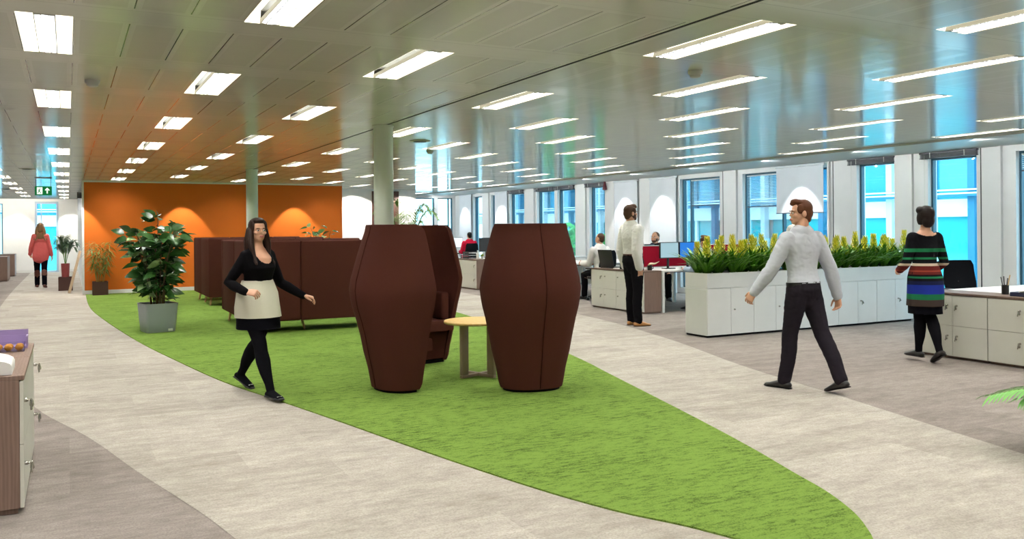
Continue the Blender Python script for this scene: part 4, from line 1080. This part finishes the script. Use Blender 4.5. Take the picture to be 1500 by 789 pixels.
    if 'skirt' in S:
        for nm, mat, rows in S['skirt']:
            MB_ = MB(); rs = []
            for zz, rx, ry, yo in rows:
                a = py_; rs.append([(rx*math.cos(2*math.pi*j/40)*(1+.022*math.sin(j*1.1+zz*14)+.01*math.sin(j*2.6)), yo+ry*math.sin(2*math.pi*j/40)*(1+.02*math.cos(j*1.3+zz*11)), zz) for j in range(40)])
            inner = [[(x*.97, (y-rows[i][3])*.97+rows[i][3], z) for x, y, z in r] for i, r in enumerate(rs)]
            MB_.rings(rs+inner[::-1], False, False); MB_.rings([rs[0], inner[0]], False, False)
            MB_.obj(nm, mat, root, 60)
    if 'tights' in S:
        m = MB(); torso(m, -.06, .03, .004)
        for s in (1, -1): leg(m, s, .004); foot(m, s, .002)
        m.fuse('tights', S['tights'], root, vx, 5, .5)
    if 'boots' in S:
        for s in (1, -1):
            m = MB(); leg(m, s, .009, 1.15, 2); foot(m, s, .006); hip, k, a, fx, up = J[s]
            m.fuse('boot', S['boots'], root, .006, 4)
    if 'shoes' in S:
        mat, kind2 = S['shoes']
        for s in (1, -1):
            hip, k, a, fx, up = J[s]; sd = fx.cross(up); m = MB(); foot(m, s, .006)
            if kind2 == 'flat':
                m = MB(); pts = [a-fx*.024*H-up*.032*H, a+fx*.02*H-up*.035*H, a+fx*.06*H-up*.034*H, a+fx*.09*H-up*.034*H, a+fx*.112*H-up*.036*H]
                m.tube(pts, [(.022*H+.004, .012*H), (.020*H+.004, .008*H), (.025*H+.004, .010*H), (.026*H+.004, .0095*H), (.019*H, .0075*H)], sd, n=14)
            o = m.fuse('shoe', mat, root, .0045, 3)
            m = MB(); pts = [a-fx*.036*H-up*(ah-.006), a+fx*.03*H-up*(ah-.006), a+fx*.085*H-up*(ah-.006), a+fx*.116*H-up*(ah-.007)]
            m.tube(pts, [(.021*H, .006), (.020*H, .005), (.029*H, .006), (.016*H, .005)], sd, n=12).obj('sole', 'blackmatte', o)
            if kind2 == 'flat':
                b = a+fx*.092*H-up*.0245*H; MB().tube([b-sd*.02, b+sd*.02], [.004, .004], n=6).obj('shoe_trim', 'steelwhite', o)
    return root, J, AJ, HM, spine

# walking woman, black top and cream skirt
H = 1.645
FW = person('woman with long brown hair in black top, cream skirt and black tights, walking towards us', (1.52, 7.93, .008), (.42, -.91), H,
    dict(legs=((25, 4, .02, 0), (-20, 20, .02, 24)), lean=2, pyaw=-8, syaw=10, hyaw=-12, hpitch=0,
         arms=(((.50, -.42, -1), (-.05, .9, -.28), (-.55, .75, -.1)), ((-.42, .10, -1), (-.72, .72, -.62), (-.75, .7, -.25))), curl={1: 50, -1: 45}, palm={1: (-.3, -.6, -.7), -1: (.4, -.3, -.8)}),
    dict(fem=True, vox=.006, bvox=.004, hair=('long', HAIR['brown']), top=(M['topblack'], .03, .267, 2.0), fit=.008, wr=.002, scoop=(.045, .285, .052, .075, .070), tights=M['tights'], shoes=('shoeblack', 'flat'),
         skirt=(('underskirt', 'skirtblack', [(.60, .192, .205, .01), (.70, .190, .19, .01), (.84, .183, .152, 0)]), ('skirt', 'cream', [(.705, .205, .203, .01), (.80, .204, .184, .005), (.92, .192, .160, 0), (1.0, .160, .126, 0), (1.035, .147, .112, 0)]))))
# walking man, pale shirt
person('brown-haired man in pale grey shirt and charcoal trousers walking away past the flower planter', (5.93, 5.66, .004), (-.08, 1), 1.745,
    dict(legs=((-19, 8, .0, 16), (13, 4, .0, 0)), lean=3, pyaw=4, syaw=-8, hyaw=58, hpitch=2,
         arms=(((.34, -.30, -1), (.22, -.12, -1), (.12, -.05, -1)), ((-.42, .30, -1), (-.40, .62, -1), (-.3, .6, -1))), curl={1: 45, -1: 40}),
    dict(vox=.0065, bvox=.0045, bulk=.96, skin='light', hair=('short', HAIR['chestnut']), top=(M['shirtgrey'], .02, .30, 2.0), fit=.013, slvfit=.006, collar=True, trousers=M['trousers'], waist=.035, belt='black', shoes=('shoeblack', 'plain')))
# standing man
person('man in white shirt, black trousers and tan shoes standing beside the cream cabinets', (7.58, 10.60, .001), (.96, .05), 1.83,
    dict(legs=((1, 1, .015, 0), (4, 4, .015, 0)), lean=-3, pyaw=0, syaw=-4, hyaw=-4, hpitch=0,
         arms=(((.12, -.22, -1), (-.05, .26, -1), (-.1, .3, -1)), ((-.14, -.15, -1), (.05, .3, -1), (.1, .3, -1))), curl={1: 25, -1: 25}),
    dict(vox=.007, bvox=.005, skin='light', hair=('short', HAIR['mid']), beard=True, top=(M['shirtwhite'], .04, .30, 1.95), fit=.020, slvfit=.010, collar=True, trousers=M['trousersblack'], waist=.06, belt='beltbrown', shoes=('shoetan', 'plain')))
# striped woman
person('dark-haired woman in striped knit dress and black tights walking away at right', (8.28, 6.17, .001), (.30, .95), 1.66,
    dict(legs=((-3, 22, -.09, 26), (8, 3, -.10, 0)), lean=1, pyaw=4, syaw=-4, hyaw=0, hpitch=-6,
         arms=(((.30, -.05, -1), (-.10, .80, -.42), (-.45, .8, 0)), ((-.32, -.05, -1), (.15, .80, -.40), (.4, .8, 0))), curl={1: 40, -1: 40}),
    dict(fem=True, vox=.006, bvox=.005, hair=('bob', HAIR['dark']), top=(M['stripes'], .06, .272, 1.75), fit=.010, wr=.002, scoop=(0, .300, .072, .09, .034), slvfit=.006, tights=M['tights'], shoes=('shoeblack', 'plain'), facevis=False,
         skirt=(('underskirt', 'skirtblack', [(.53, .176, .165, 0), (.62, .178, .160, 0), (.72, .178, .145, 0)]), ('dress_skirt', 'stripes', [(.615, .194, .178, 0), (.72, .194, .168, 0), (.85, .193, .156, 0), (.93, .187, .146, 0), (1.0, .168, .130, 0), (1.05, .150, .117, 0)]))))
# far woman
person('blonde woman in coral cardigan and brown boots walking away down the corridor', (-.64, 25.75, .003), (0, 1), 1.70,
    dict(legs=((-6, 8, .01, 10), (7, 2, .01, 0)), lean=0, arms=(((.24, -.10, -1), (.20, .18, -1), (.1, .1, -1)), ((-.28, -.05, -1), (-.12, .5, -.8), (.1, .8, -.4))), hyaw=-5),
    dict(fem=True, vox=.010, bvox=.008, bulk=1.02, hair=('longback', HAIR['blonde']), top=(M['coral'], .0, .29, 1.9), fit=.012, slvfit=.006, loose=True, trousers=M['skirtblack'], boots='boot', facevis=False))
# seated people ----------------------------------------------------------
def chair(x, y, rz, label, back=.44, mesh='mesh', group='black office swivel chairs'):
    t = thing('office_chair', label, 'chair', (x, y, .001), rz, group)
    m = MB(); rs = []
    for z, k in ((.43, .9), (.445, 1), (.475, 1), (.49, .93)): rs.append([(.235*k*math.copysign(abs(math.cos(a))**.5, math.cos(a)), .225*k*math.copysign(abs(math.sin(a))**.5, math.sin(a)), z) for a in [2*math.pi*j/28 for j in range(28)]])
    m.rings(rs).obj('seat', 'black', t, 60)
    m = MB(); rows = []
    for i in range(9):
        u = i/8; w = back/2*(1-.12*abs(u-.4)*2)-(0.03 if i in (0, 8) else 0); rows.append([(w*(2*j/8-1), -.215-.03*math.sin(math.pi*u)-.08*u+.045*(2*j/8-1)**2, .56+.46*u) for j in range(9)])
    vs = [p for r in rows for p in r]; fs = [(i*9+j, i*9+j+1, i*9+j+10, i*9+j+9) for i in range(8) for j in range(8)]
    m.add(vs, fs); m.add([(x_, y_-.022, z_) for x_, y_, z_ in vs], fs)
    ed = [j for j in range(9)]+[9*i+8 for i in range(1, 9)]+[72+j for j in range(7, -1, -1)]+[9*i for i in range(7, 0, -1)]
    m.rings([[vs[q] for q in ed], [(vs[q][0], vs[q][1]-.022, vs[q][2]) for q in ed]], False, False)
    m.obj('backrest', mesh, t, 50)
    MB().tube([(0, -.10, .42), (0, -.24, .44), (0, -.285, .62), (0, -.29, .74)], [.022, .022, .02, .018], n=10).obj('back_support', 'black', t)
    for s in (1, -1): MB().tube([(s*.20, -.08, .44), (s*.27, -.06, .46), (s*.275, -.03, .64)], [.015]*3, n=8).box(s*.275-.035, -.14, .64, s*.275+.035, .10, .665, .01).obj('armrest', 'black', t)
    MB().cyl(0, 0, .10, .30, .03).cyl(0, 0, .30, .43, .018).obj('gas_column', 'black', t)
    b = MB()
    for k in range(5):
        a = 2*math.pi*k/5+.3; b.tube([(0, 0, .11), (.26*math.cos(a), .26*math.sin(a), .075)], [.026, .015], n=8)
    b.obj('base', 'black', t)
    for k in range(5):
        a = 2*math.pi*k/5+.3; MB().tube([(.27*math.cos(a)-.018*math.sin(a), .27*math.sin(a)+.018*math.cos(a), .03), (.27*math.cos(a)+.018*math.sin(a), .27*math.sin(a)-.018*math.cos(a), .03)], [.029, .029], n=12).obj('castor', 'black', t)
    return t
def seated(label, x, y, fc, H, S, chairlabel, lean=6, hyaw=0, hpitch=0, arms=None):
    arms = arms or (((.18, .35, -1), (-.12, 1, .05), (-.1, 1, -.1)), ((-.18, .35, -1), (.12, 1, .05), (.1, 1, -.1)))
    fx, fy = Vector(fc).normalized()
    chair(x-fx*.02, y-fy*.02, face(*fc), chairlabel)
    return person(label, (x, y, .001), fc, H, dict(legs=((84, 86, .10, 0), (84, 88, .10, 0)), pz=.56, py=-.08, lean=lean, arms=arms, hyaw=hyaw, hpitch=hpitch), S)
base = dict(vox=.010, bvox=.008, skin='light', fit=.018, slvfit=.008)
seated('seated man in white shirt with cropped hair, seen from behind at a bright monitor', 9.68, 14.72, (-.12, 1), 1.76, dict(base, hair=('crop', HAIR['mid']), top=(M['shirtwhite'], .0, .30, 1.9), trousers=M['trousersblack'], shoes=('shoeblack', 'plain'), facevis=False), 'black office chair under the white-shirted man who sits with his back to us', lean=8, hpitch=-8, hyaw=18)
seated('bearded man with cropped hair sitting behind the red desk screen, facing left', 10.62, 14.05, (-.35, -1), 1.78, dict(base, hair=('crop', HAIR['mid']), beard=True, top=(M['skirtblack'], .0, .30, 1.9), collar=True, trousers=M['trousersblack'], shoes=('shoeblack', 'plain')), 'black office chair under the bearded man behind the red screen', lean=2, hyaw=-48, hpitch=-4)
seated('person in blue-grey shirt sitting at the desk behind the left end of the planter', 9.80, 11.55, (0, 1), 1.68, dict(base, hair=('short', HAIR['mid']), top=(M['bluegrey'], .0, .30, 1.9), trousers=M['trousersblack'], shoes=('shoeblack', 'plain'), facevis=False), 'black office chair at the two-monitor desk behind the planter', lean=12)
seated('dark-haired man in red top seen from behind, sitting far back between the pod chairs', 11.15, 24.35, (.1, 1), 1.74, dict(base, hair=('crop', HAIR['black']), top=(M['redtop'], .0, .30, 1.9), trousers=M['trousersblack'], shoes=('shoeblack', 'plain'), facevis=False), 'black office chair under the man in the red top', lean=4)
person('man in a white shirt partly hidden behind the walking man\'s head', (10.35, 9.95, .001), (-.2, 1), 1.80,
    dict(legs=((2, 2, .02, 0), (-2, 2, .02, 0)), lean=4, arms=(((.2, .1, -1), (.0, .8, -.6), (0, .9, -.3)), ((-.2, .1, -1), (0, .8, -.6), (0, .9, -.3)))),
    dict(base, hair=('short', HAIR['dark']), top=(M['shirtwhite'], .03, .30, 1.95), collar=True, trousers=M['trousersblack'], shoes=('shoeblack', 'plain'), facevis=False))
# ------------------------------------------------------------------ desks and desk things
def desk(x0, y0, x1, y1, label):
    t = thing('bench_desk', label, 'desk', (x0, y0, .001)); W, D = x1-x0, y1-y0
    MB().box(0, 0, .705, W, D/2-.004, .73, .003).obj('worktop', 'lacquer', t, 0); MB().box(0, D/2+.004, .705, W, D, .73, .003).obj('worktop', 'lacquer', t, 0)
    for x in (.0, W/2-.025, W-.05):
        for y in (.0, D-.05): MB().box(x, y, 0, x+.05, y+.05, .705, .002).obj('leg', 'lacquer', t, 0)
    MB().box(.05, D/2-.03, .64, W-.05, D/2+.03, .70).obj('cable_tray', 'darkgrey', t, 0)
    for x in (.015,): MB().box(x, .05, .66, x+.03, D-.05, .70).obj('rail', 'lacquer', t, 0)
    return t
def desk_screen(x0, x1, y, label, z=.731, h=.42):
    t = thing('desk_screen', label, 'desk screen', ((x0+x1)/2, y, z)); L = (x1-x0)/2
    MB().box(-L+.012, -.014, .03, L-.012, .014, h-.012, .003).obj('fabric_panel', 'red', t, 0)
    MB().box(-L, -.018, .018, -L+.012, .018, h).box(L-.012, -.018, .018, L, .018, h).box(-L+.012, -.018, h-.012, L-.012, .018, h).box(-L+.012, -.018, .018, L-.012, .018, .03).obj('frame', 'steelwhite', t, 0)
    for q in (-L*.7, L*.7): MB().box(q-.03, -.03, 0, q+.03, .03, .02).obj('foot', 'grey', t, 0)
def monitor(x, y, z, rz, label, scr='screengrey', w=.41, h=.27, lift=.15, group=None):
    t = thing('monitor', label, 'monitor', (x, y, z), rz, group)
    MB().box(-w/2, -.012, lift, w/2, .025, lift+h, .006).obj('casing', 'black', t, 30)
    MB().add([(-w/2+.012, -.0135, lift+.014), (w/2-.012, -.0135, lift+.014), (w/2-.012, -.0135, lift+h-.012), (-w/2+.012, -.0135, lift+h-.012)], [(0, 1, 2, 3)]).obj('screen', scr, t, 0, False)
    MB().box(-.02, .025, .012, .02, .05, lift+h*.55, .004).obj('stand', 'black', t, 30)
    MB().box(-.10, -.06, 0, .10, .10, .013, .005).obj('foot', 'black', t, 30)
    return t
# right block
for k, lb in enumerate(('cream four-door cabinet with wood edging at right, next to the striped woman', 'cream four-door cabinet with wood edging, cut by the right edge of the view', 'cream cabinet continuing beyond the right edge')):
    if k < 2: door_cab(8.72, 5.755-.82*k, 9.13, 6.57-.82*k, .735, '-x', 2, 2, lb, 'taupewood', 'creamdoor', {(0, 0): 2, (0, 1): 2, (1, 0): -2, (1, 1): -2}, 'edgewood')
desk(9.15, 4.9, 12.0, 6.55, 'white bench desk behind the cream cabinets at right')
chair(10.35, 7.05, face(-.4, -.9), 'black mesh office chair with its back showing over the right-hand desk')
def pen_pot(x, y, z, label, cols=('black', 'darkgrey', 'black', 'birch')):
    t = thing('pen_pot', label, 'pen pot', (x, y, z)); MB().lathe([(.036, 0), (.036, .10), (.032, .10), (.032, .01)], n=20).obj('cup', 'black', t)
    for i, c in enumerate(cols): a = i*1.7; MB().tube([(.01*math.cos(a), .01*math.sin(a), .012), (.045*math.cos(a), .045*math.sin(a), .17+.012*i)], [.005, .005], n=6).obj('pen', c, t)
pen_pot(8.98, 5.72, .736, 'black pot of pens and scissors standing on the right-hand cabinet')
t = thing('folder_stack', 'dark navy folder with loose white papers on the right-hand cabinet', 'folder', (8.93, 5.34, .736), .1)
MB().box(-.13, -.22, 0, .15, .22, .045, .006).obj('folder', 'navy', t, 0)
for k, (a, dz) in enumerate(((.12, .047), (-.15, .052), (.3, .057))): MB().box(-.10, -.15, dz, .11, .15, dz+.004, 0, Matrix.Rotation(a, 4, 'Z')).obj('paper', 'paper', t, 0)
# middle block
for k, lb in enumerate(('cream four-door cabinet in the middle block, end nearest the standing man', 'cream four-door cabinet in the middle block, under the black laptop')):
    door_cab(8.72, 11.905+.82*k, 9.10, 12.722+.82*k, .735, '-x', 2, 2, lb, 'taupewood', 'creamdoor', {(0, 0): 1, (0, 1): 1, (1, 0): -2, (1, 1): -2} if k else {(1, 0): 1, (1, 1): 1, (0, 0): -2, (0, 1): -2}, 'edgewood')
desk(9.12, 11.9, 12.1, 13.5, 'white bench desk behind the middle cabinets with the red screens')
desk(9.12, 15.25, 12.1, 16.85, 'white bench desk where the white-shirted man sits')
desk_screen(9.25, 10.6, 12.70, 'red desk screen in front of the bearded man'); desk_screen(10.65, 12.0, 12.70, 'red desk screen beyond the bearded man, hidden behind the flowers')
desk_screen(9.2, 9.62, 13.12, 'small red desk screen left of the standing man', h=.46)
monitor(9.66, 12.40, .731, 0, 'left of the two desk monitors by the planter, pale grey-blue screen', 'screengrey', .42, .29, .19)
monitor(10.09, 12.38, .731, -.05, 'right of two desk monitors by the planter, bright blue screen', 'screenblue', .42, .29, .19)
monitor(9.45, 15.95, .731, .15, 'large white glowing monitor in front of the white-shirted seated man', 'screenwhite', .56, .34, .12)
monitor(9.85, 13.28, .731, math.pi+.3, 'small black monitor turned away beside the small red screen', 'screengrey', .34, .23, .2)
t = thing('laptop', 'open black laptop seen from behind on the middle cabinet', 'laptop', (8.93, 13.15, .736), R(-80))
MB().box(-.18, -.13, 0, .18, .12, .02, .004).obj('keyboard_base', 'black', t, 30)
MB().box(-.18, 0, 0, .18, .012, .33, .004, Matrix.Translation((0, -.13, .018)) @ Matrix.Rotation(.22, 4, 'X')).obj('lid', 'black', t, 30)
def letter_tray(x, y, z, label, n=3, rz=0):
    t = thing('letter_tray', label, 'letter tray', (x, y, z), rz)
    for k in range(n):
        zz = .062*k; m = MB(); m.box(-.13, -.17, zz, .13, .17, zz+.005).box(-.13, -.17, zz+.005, -.125, .17, zz+.045).box(.125, -.17, zz+.005, .13, .17, zz+.045).box(-.125, .165, zz+.005, .125, .17, zz+.045)
        if k < n-1:
            for a, b in ((-.128, -.16), (.128, -.16), (-.128, .16), (.128, .16)): m.box(a-.004, b-.004, zz+.04, a+.004, b+.004, zz+.062)
        m.obj('tray', 'black', t, 0)
        MB().box(-.105, -.15, zz+.006, .105, .15, zz+.018).obj('paper', 'paper', t, 0)
letter_tray(8.93, 12.55, .736, 'black stacked letter trays on the middle cabinet behind the standing man')
tag(MB().box(8.80, 12.80, .736, 9.02, 12.93, .748).obj('paper_stack', 'paper', smooth=0), 'white papers lying between laptop and letter trays', 'papers')
t = thing('mug', 'black mug with white contents on the middle cabinet beside the standing man', 'mug', (8.98, 12.07, .736))
MB().lathe([(.04, 0), (.045, .09), (.040, .09), (.036, .01)], n=24).obj('cup', 'black', t)
MB().tube([(.045, 0, .07), (.075, 0, .06), (.075, 0, .03), (.042, 0, .02)], [.006]*4, n=8).obj('handle', 'black', t)
t = thing('banana', 'pale curved banana lying across the black mug', 'banana', (8.98, 12.02, .83))
MB().tube(spline([(-.05, .02, .0), (-.02, 0, .022), (.05, -.03, .022), (.11, -.07, .06)], 4), [.008, .012, .016, .018, .018, .018, .017, .016, .014, .012, .008, .005, .004], n=10).obj('fruit', plain('banana_skin', '#E6D9B0', .5), t)
# far block
door_cab(8.72, 18.66, 9.12, 19.82, .735, '-x', 2, 1, 'cream two-drawer cabinet with wood end, seen between the pod chairs', 'taupewood', 'creamdoor', {(0, 0): -2, (0, 1): -2}, 'edgewood')
desk(9.14, 18.7, 12.1, 20.4, 'white bench desk behind the far cabinet')
desk(9.6, 25.0, 12.1, 26.5, 'white bench desk of the man in the red top')
letter_tray(8.93, 19.42, .736, 'black stacked letter trays on the far cabinet')
t = thing('bottle', 'white plastic bottle on the far cabinet beside the letter trays', 'bottle', (8.93, 18.98, .736)); MB().lathe([(.04, 0), (.04, .13), (.018, .165), (.018, .185)], n=18).obj('bottle_body', 'lacquer', t); MB().lathe([(.02, .186), (.02, .21)], n=14).obj('cap', 'steelwhite', t)
t = thing('flower_pot', 'small white pot with yellow-green flowers on the far cabinet', 'plant', (8.96, 18.80, .736)); MB().lathe([(.03, 0), (.04, .07), (.035, .07), (.03, .06)], n=18).obj('pot', 'lacquer', t)
m = MB(); r = random.Random(8)
for k in range(40):
    d = V3((r.uniform(-1, 1), r.uniform(-1, 1), r.uniform(.3, 1.3))); leaf(m, V3((0, 0, .06)), d, r.uniform(.08, .14), .014, n=4)
m.obj('flowers', 'yellowgreen', t, 0, False)
t = thing('desk_phone', 'bright pink-red desk phone on the far cabinet beside the letter trays', 'phone', (8.95, 19.72, .736)); MB().box(-.09, -.08, 0, .09, .08, .05, .015).obj('phone_base', 'pink', t); MB().box(-.10, -.075, .052, -.04, .075, .085, .014).obj('handset', 'pink', t)
monitor(9.62, 19.9, .731, .1, 'black monitor with pinned notes, just left of the right pod chair', 'black', .46, .36, .15)
monitor(11.2, 25.5, .731, .05, 'white glowing monitor left of the man in the red top', 'screenwhite', .52, .34, .12)
# left far cabinets
door_cab(-2.3, 29.8, -1.62, 31.0, .74, '-y', 1, 1, 'dark wood-ended cabinet at the far left edge of the corridor', 'taupewood', 'taupewood', {}, 'taupewood')
door_cab(-2.3, 33.0, -1.58, 33.9, .74, '-y', 1, 1, 'dark wood cabinet farther down the corridor at left, nearer the glass door', 'taupewood', 'taupewood', {}, 'edgewood')
SC.view_settings.view_transform = 'Standard'
SC.view_settings.look = 'None'
SC.view_settings.exposure = 0.4
SC.cycles.use_denoising = True
SC.cycles.max_bounces = 6
SC.cycles.diffuse_bounces = 4
SC.cycles.glossy_bounces = 3
SC.cycles.transparent_max_bounces = 12
SC.cycles.sample_clamp_indirect = 4
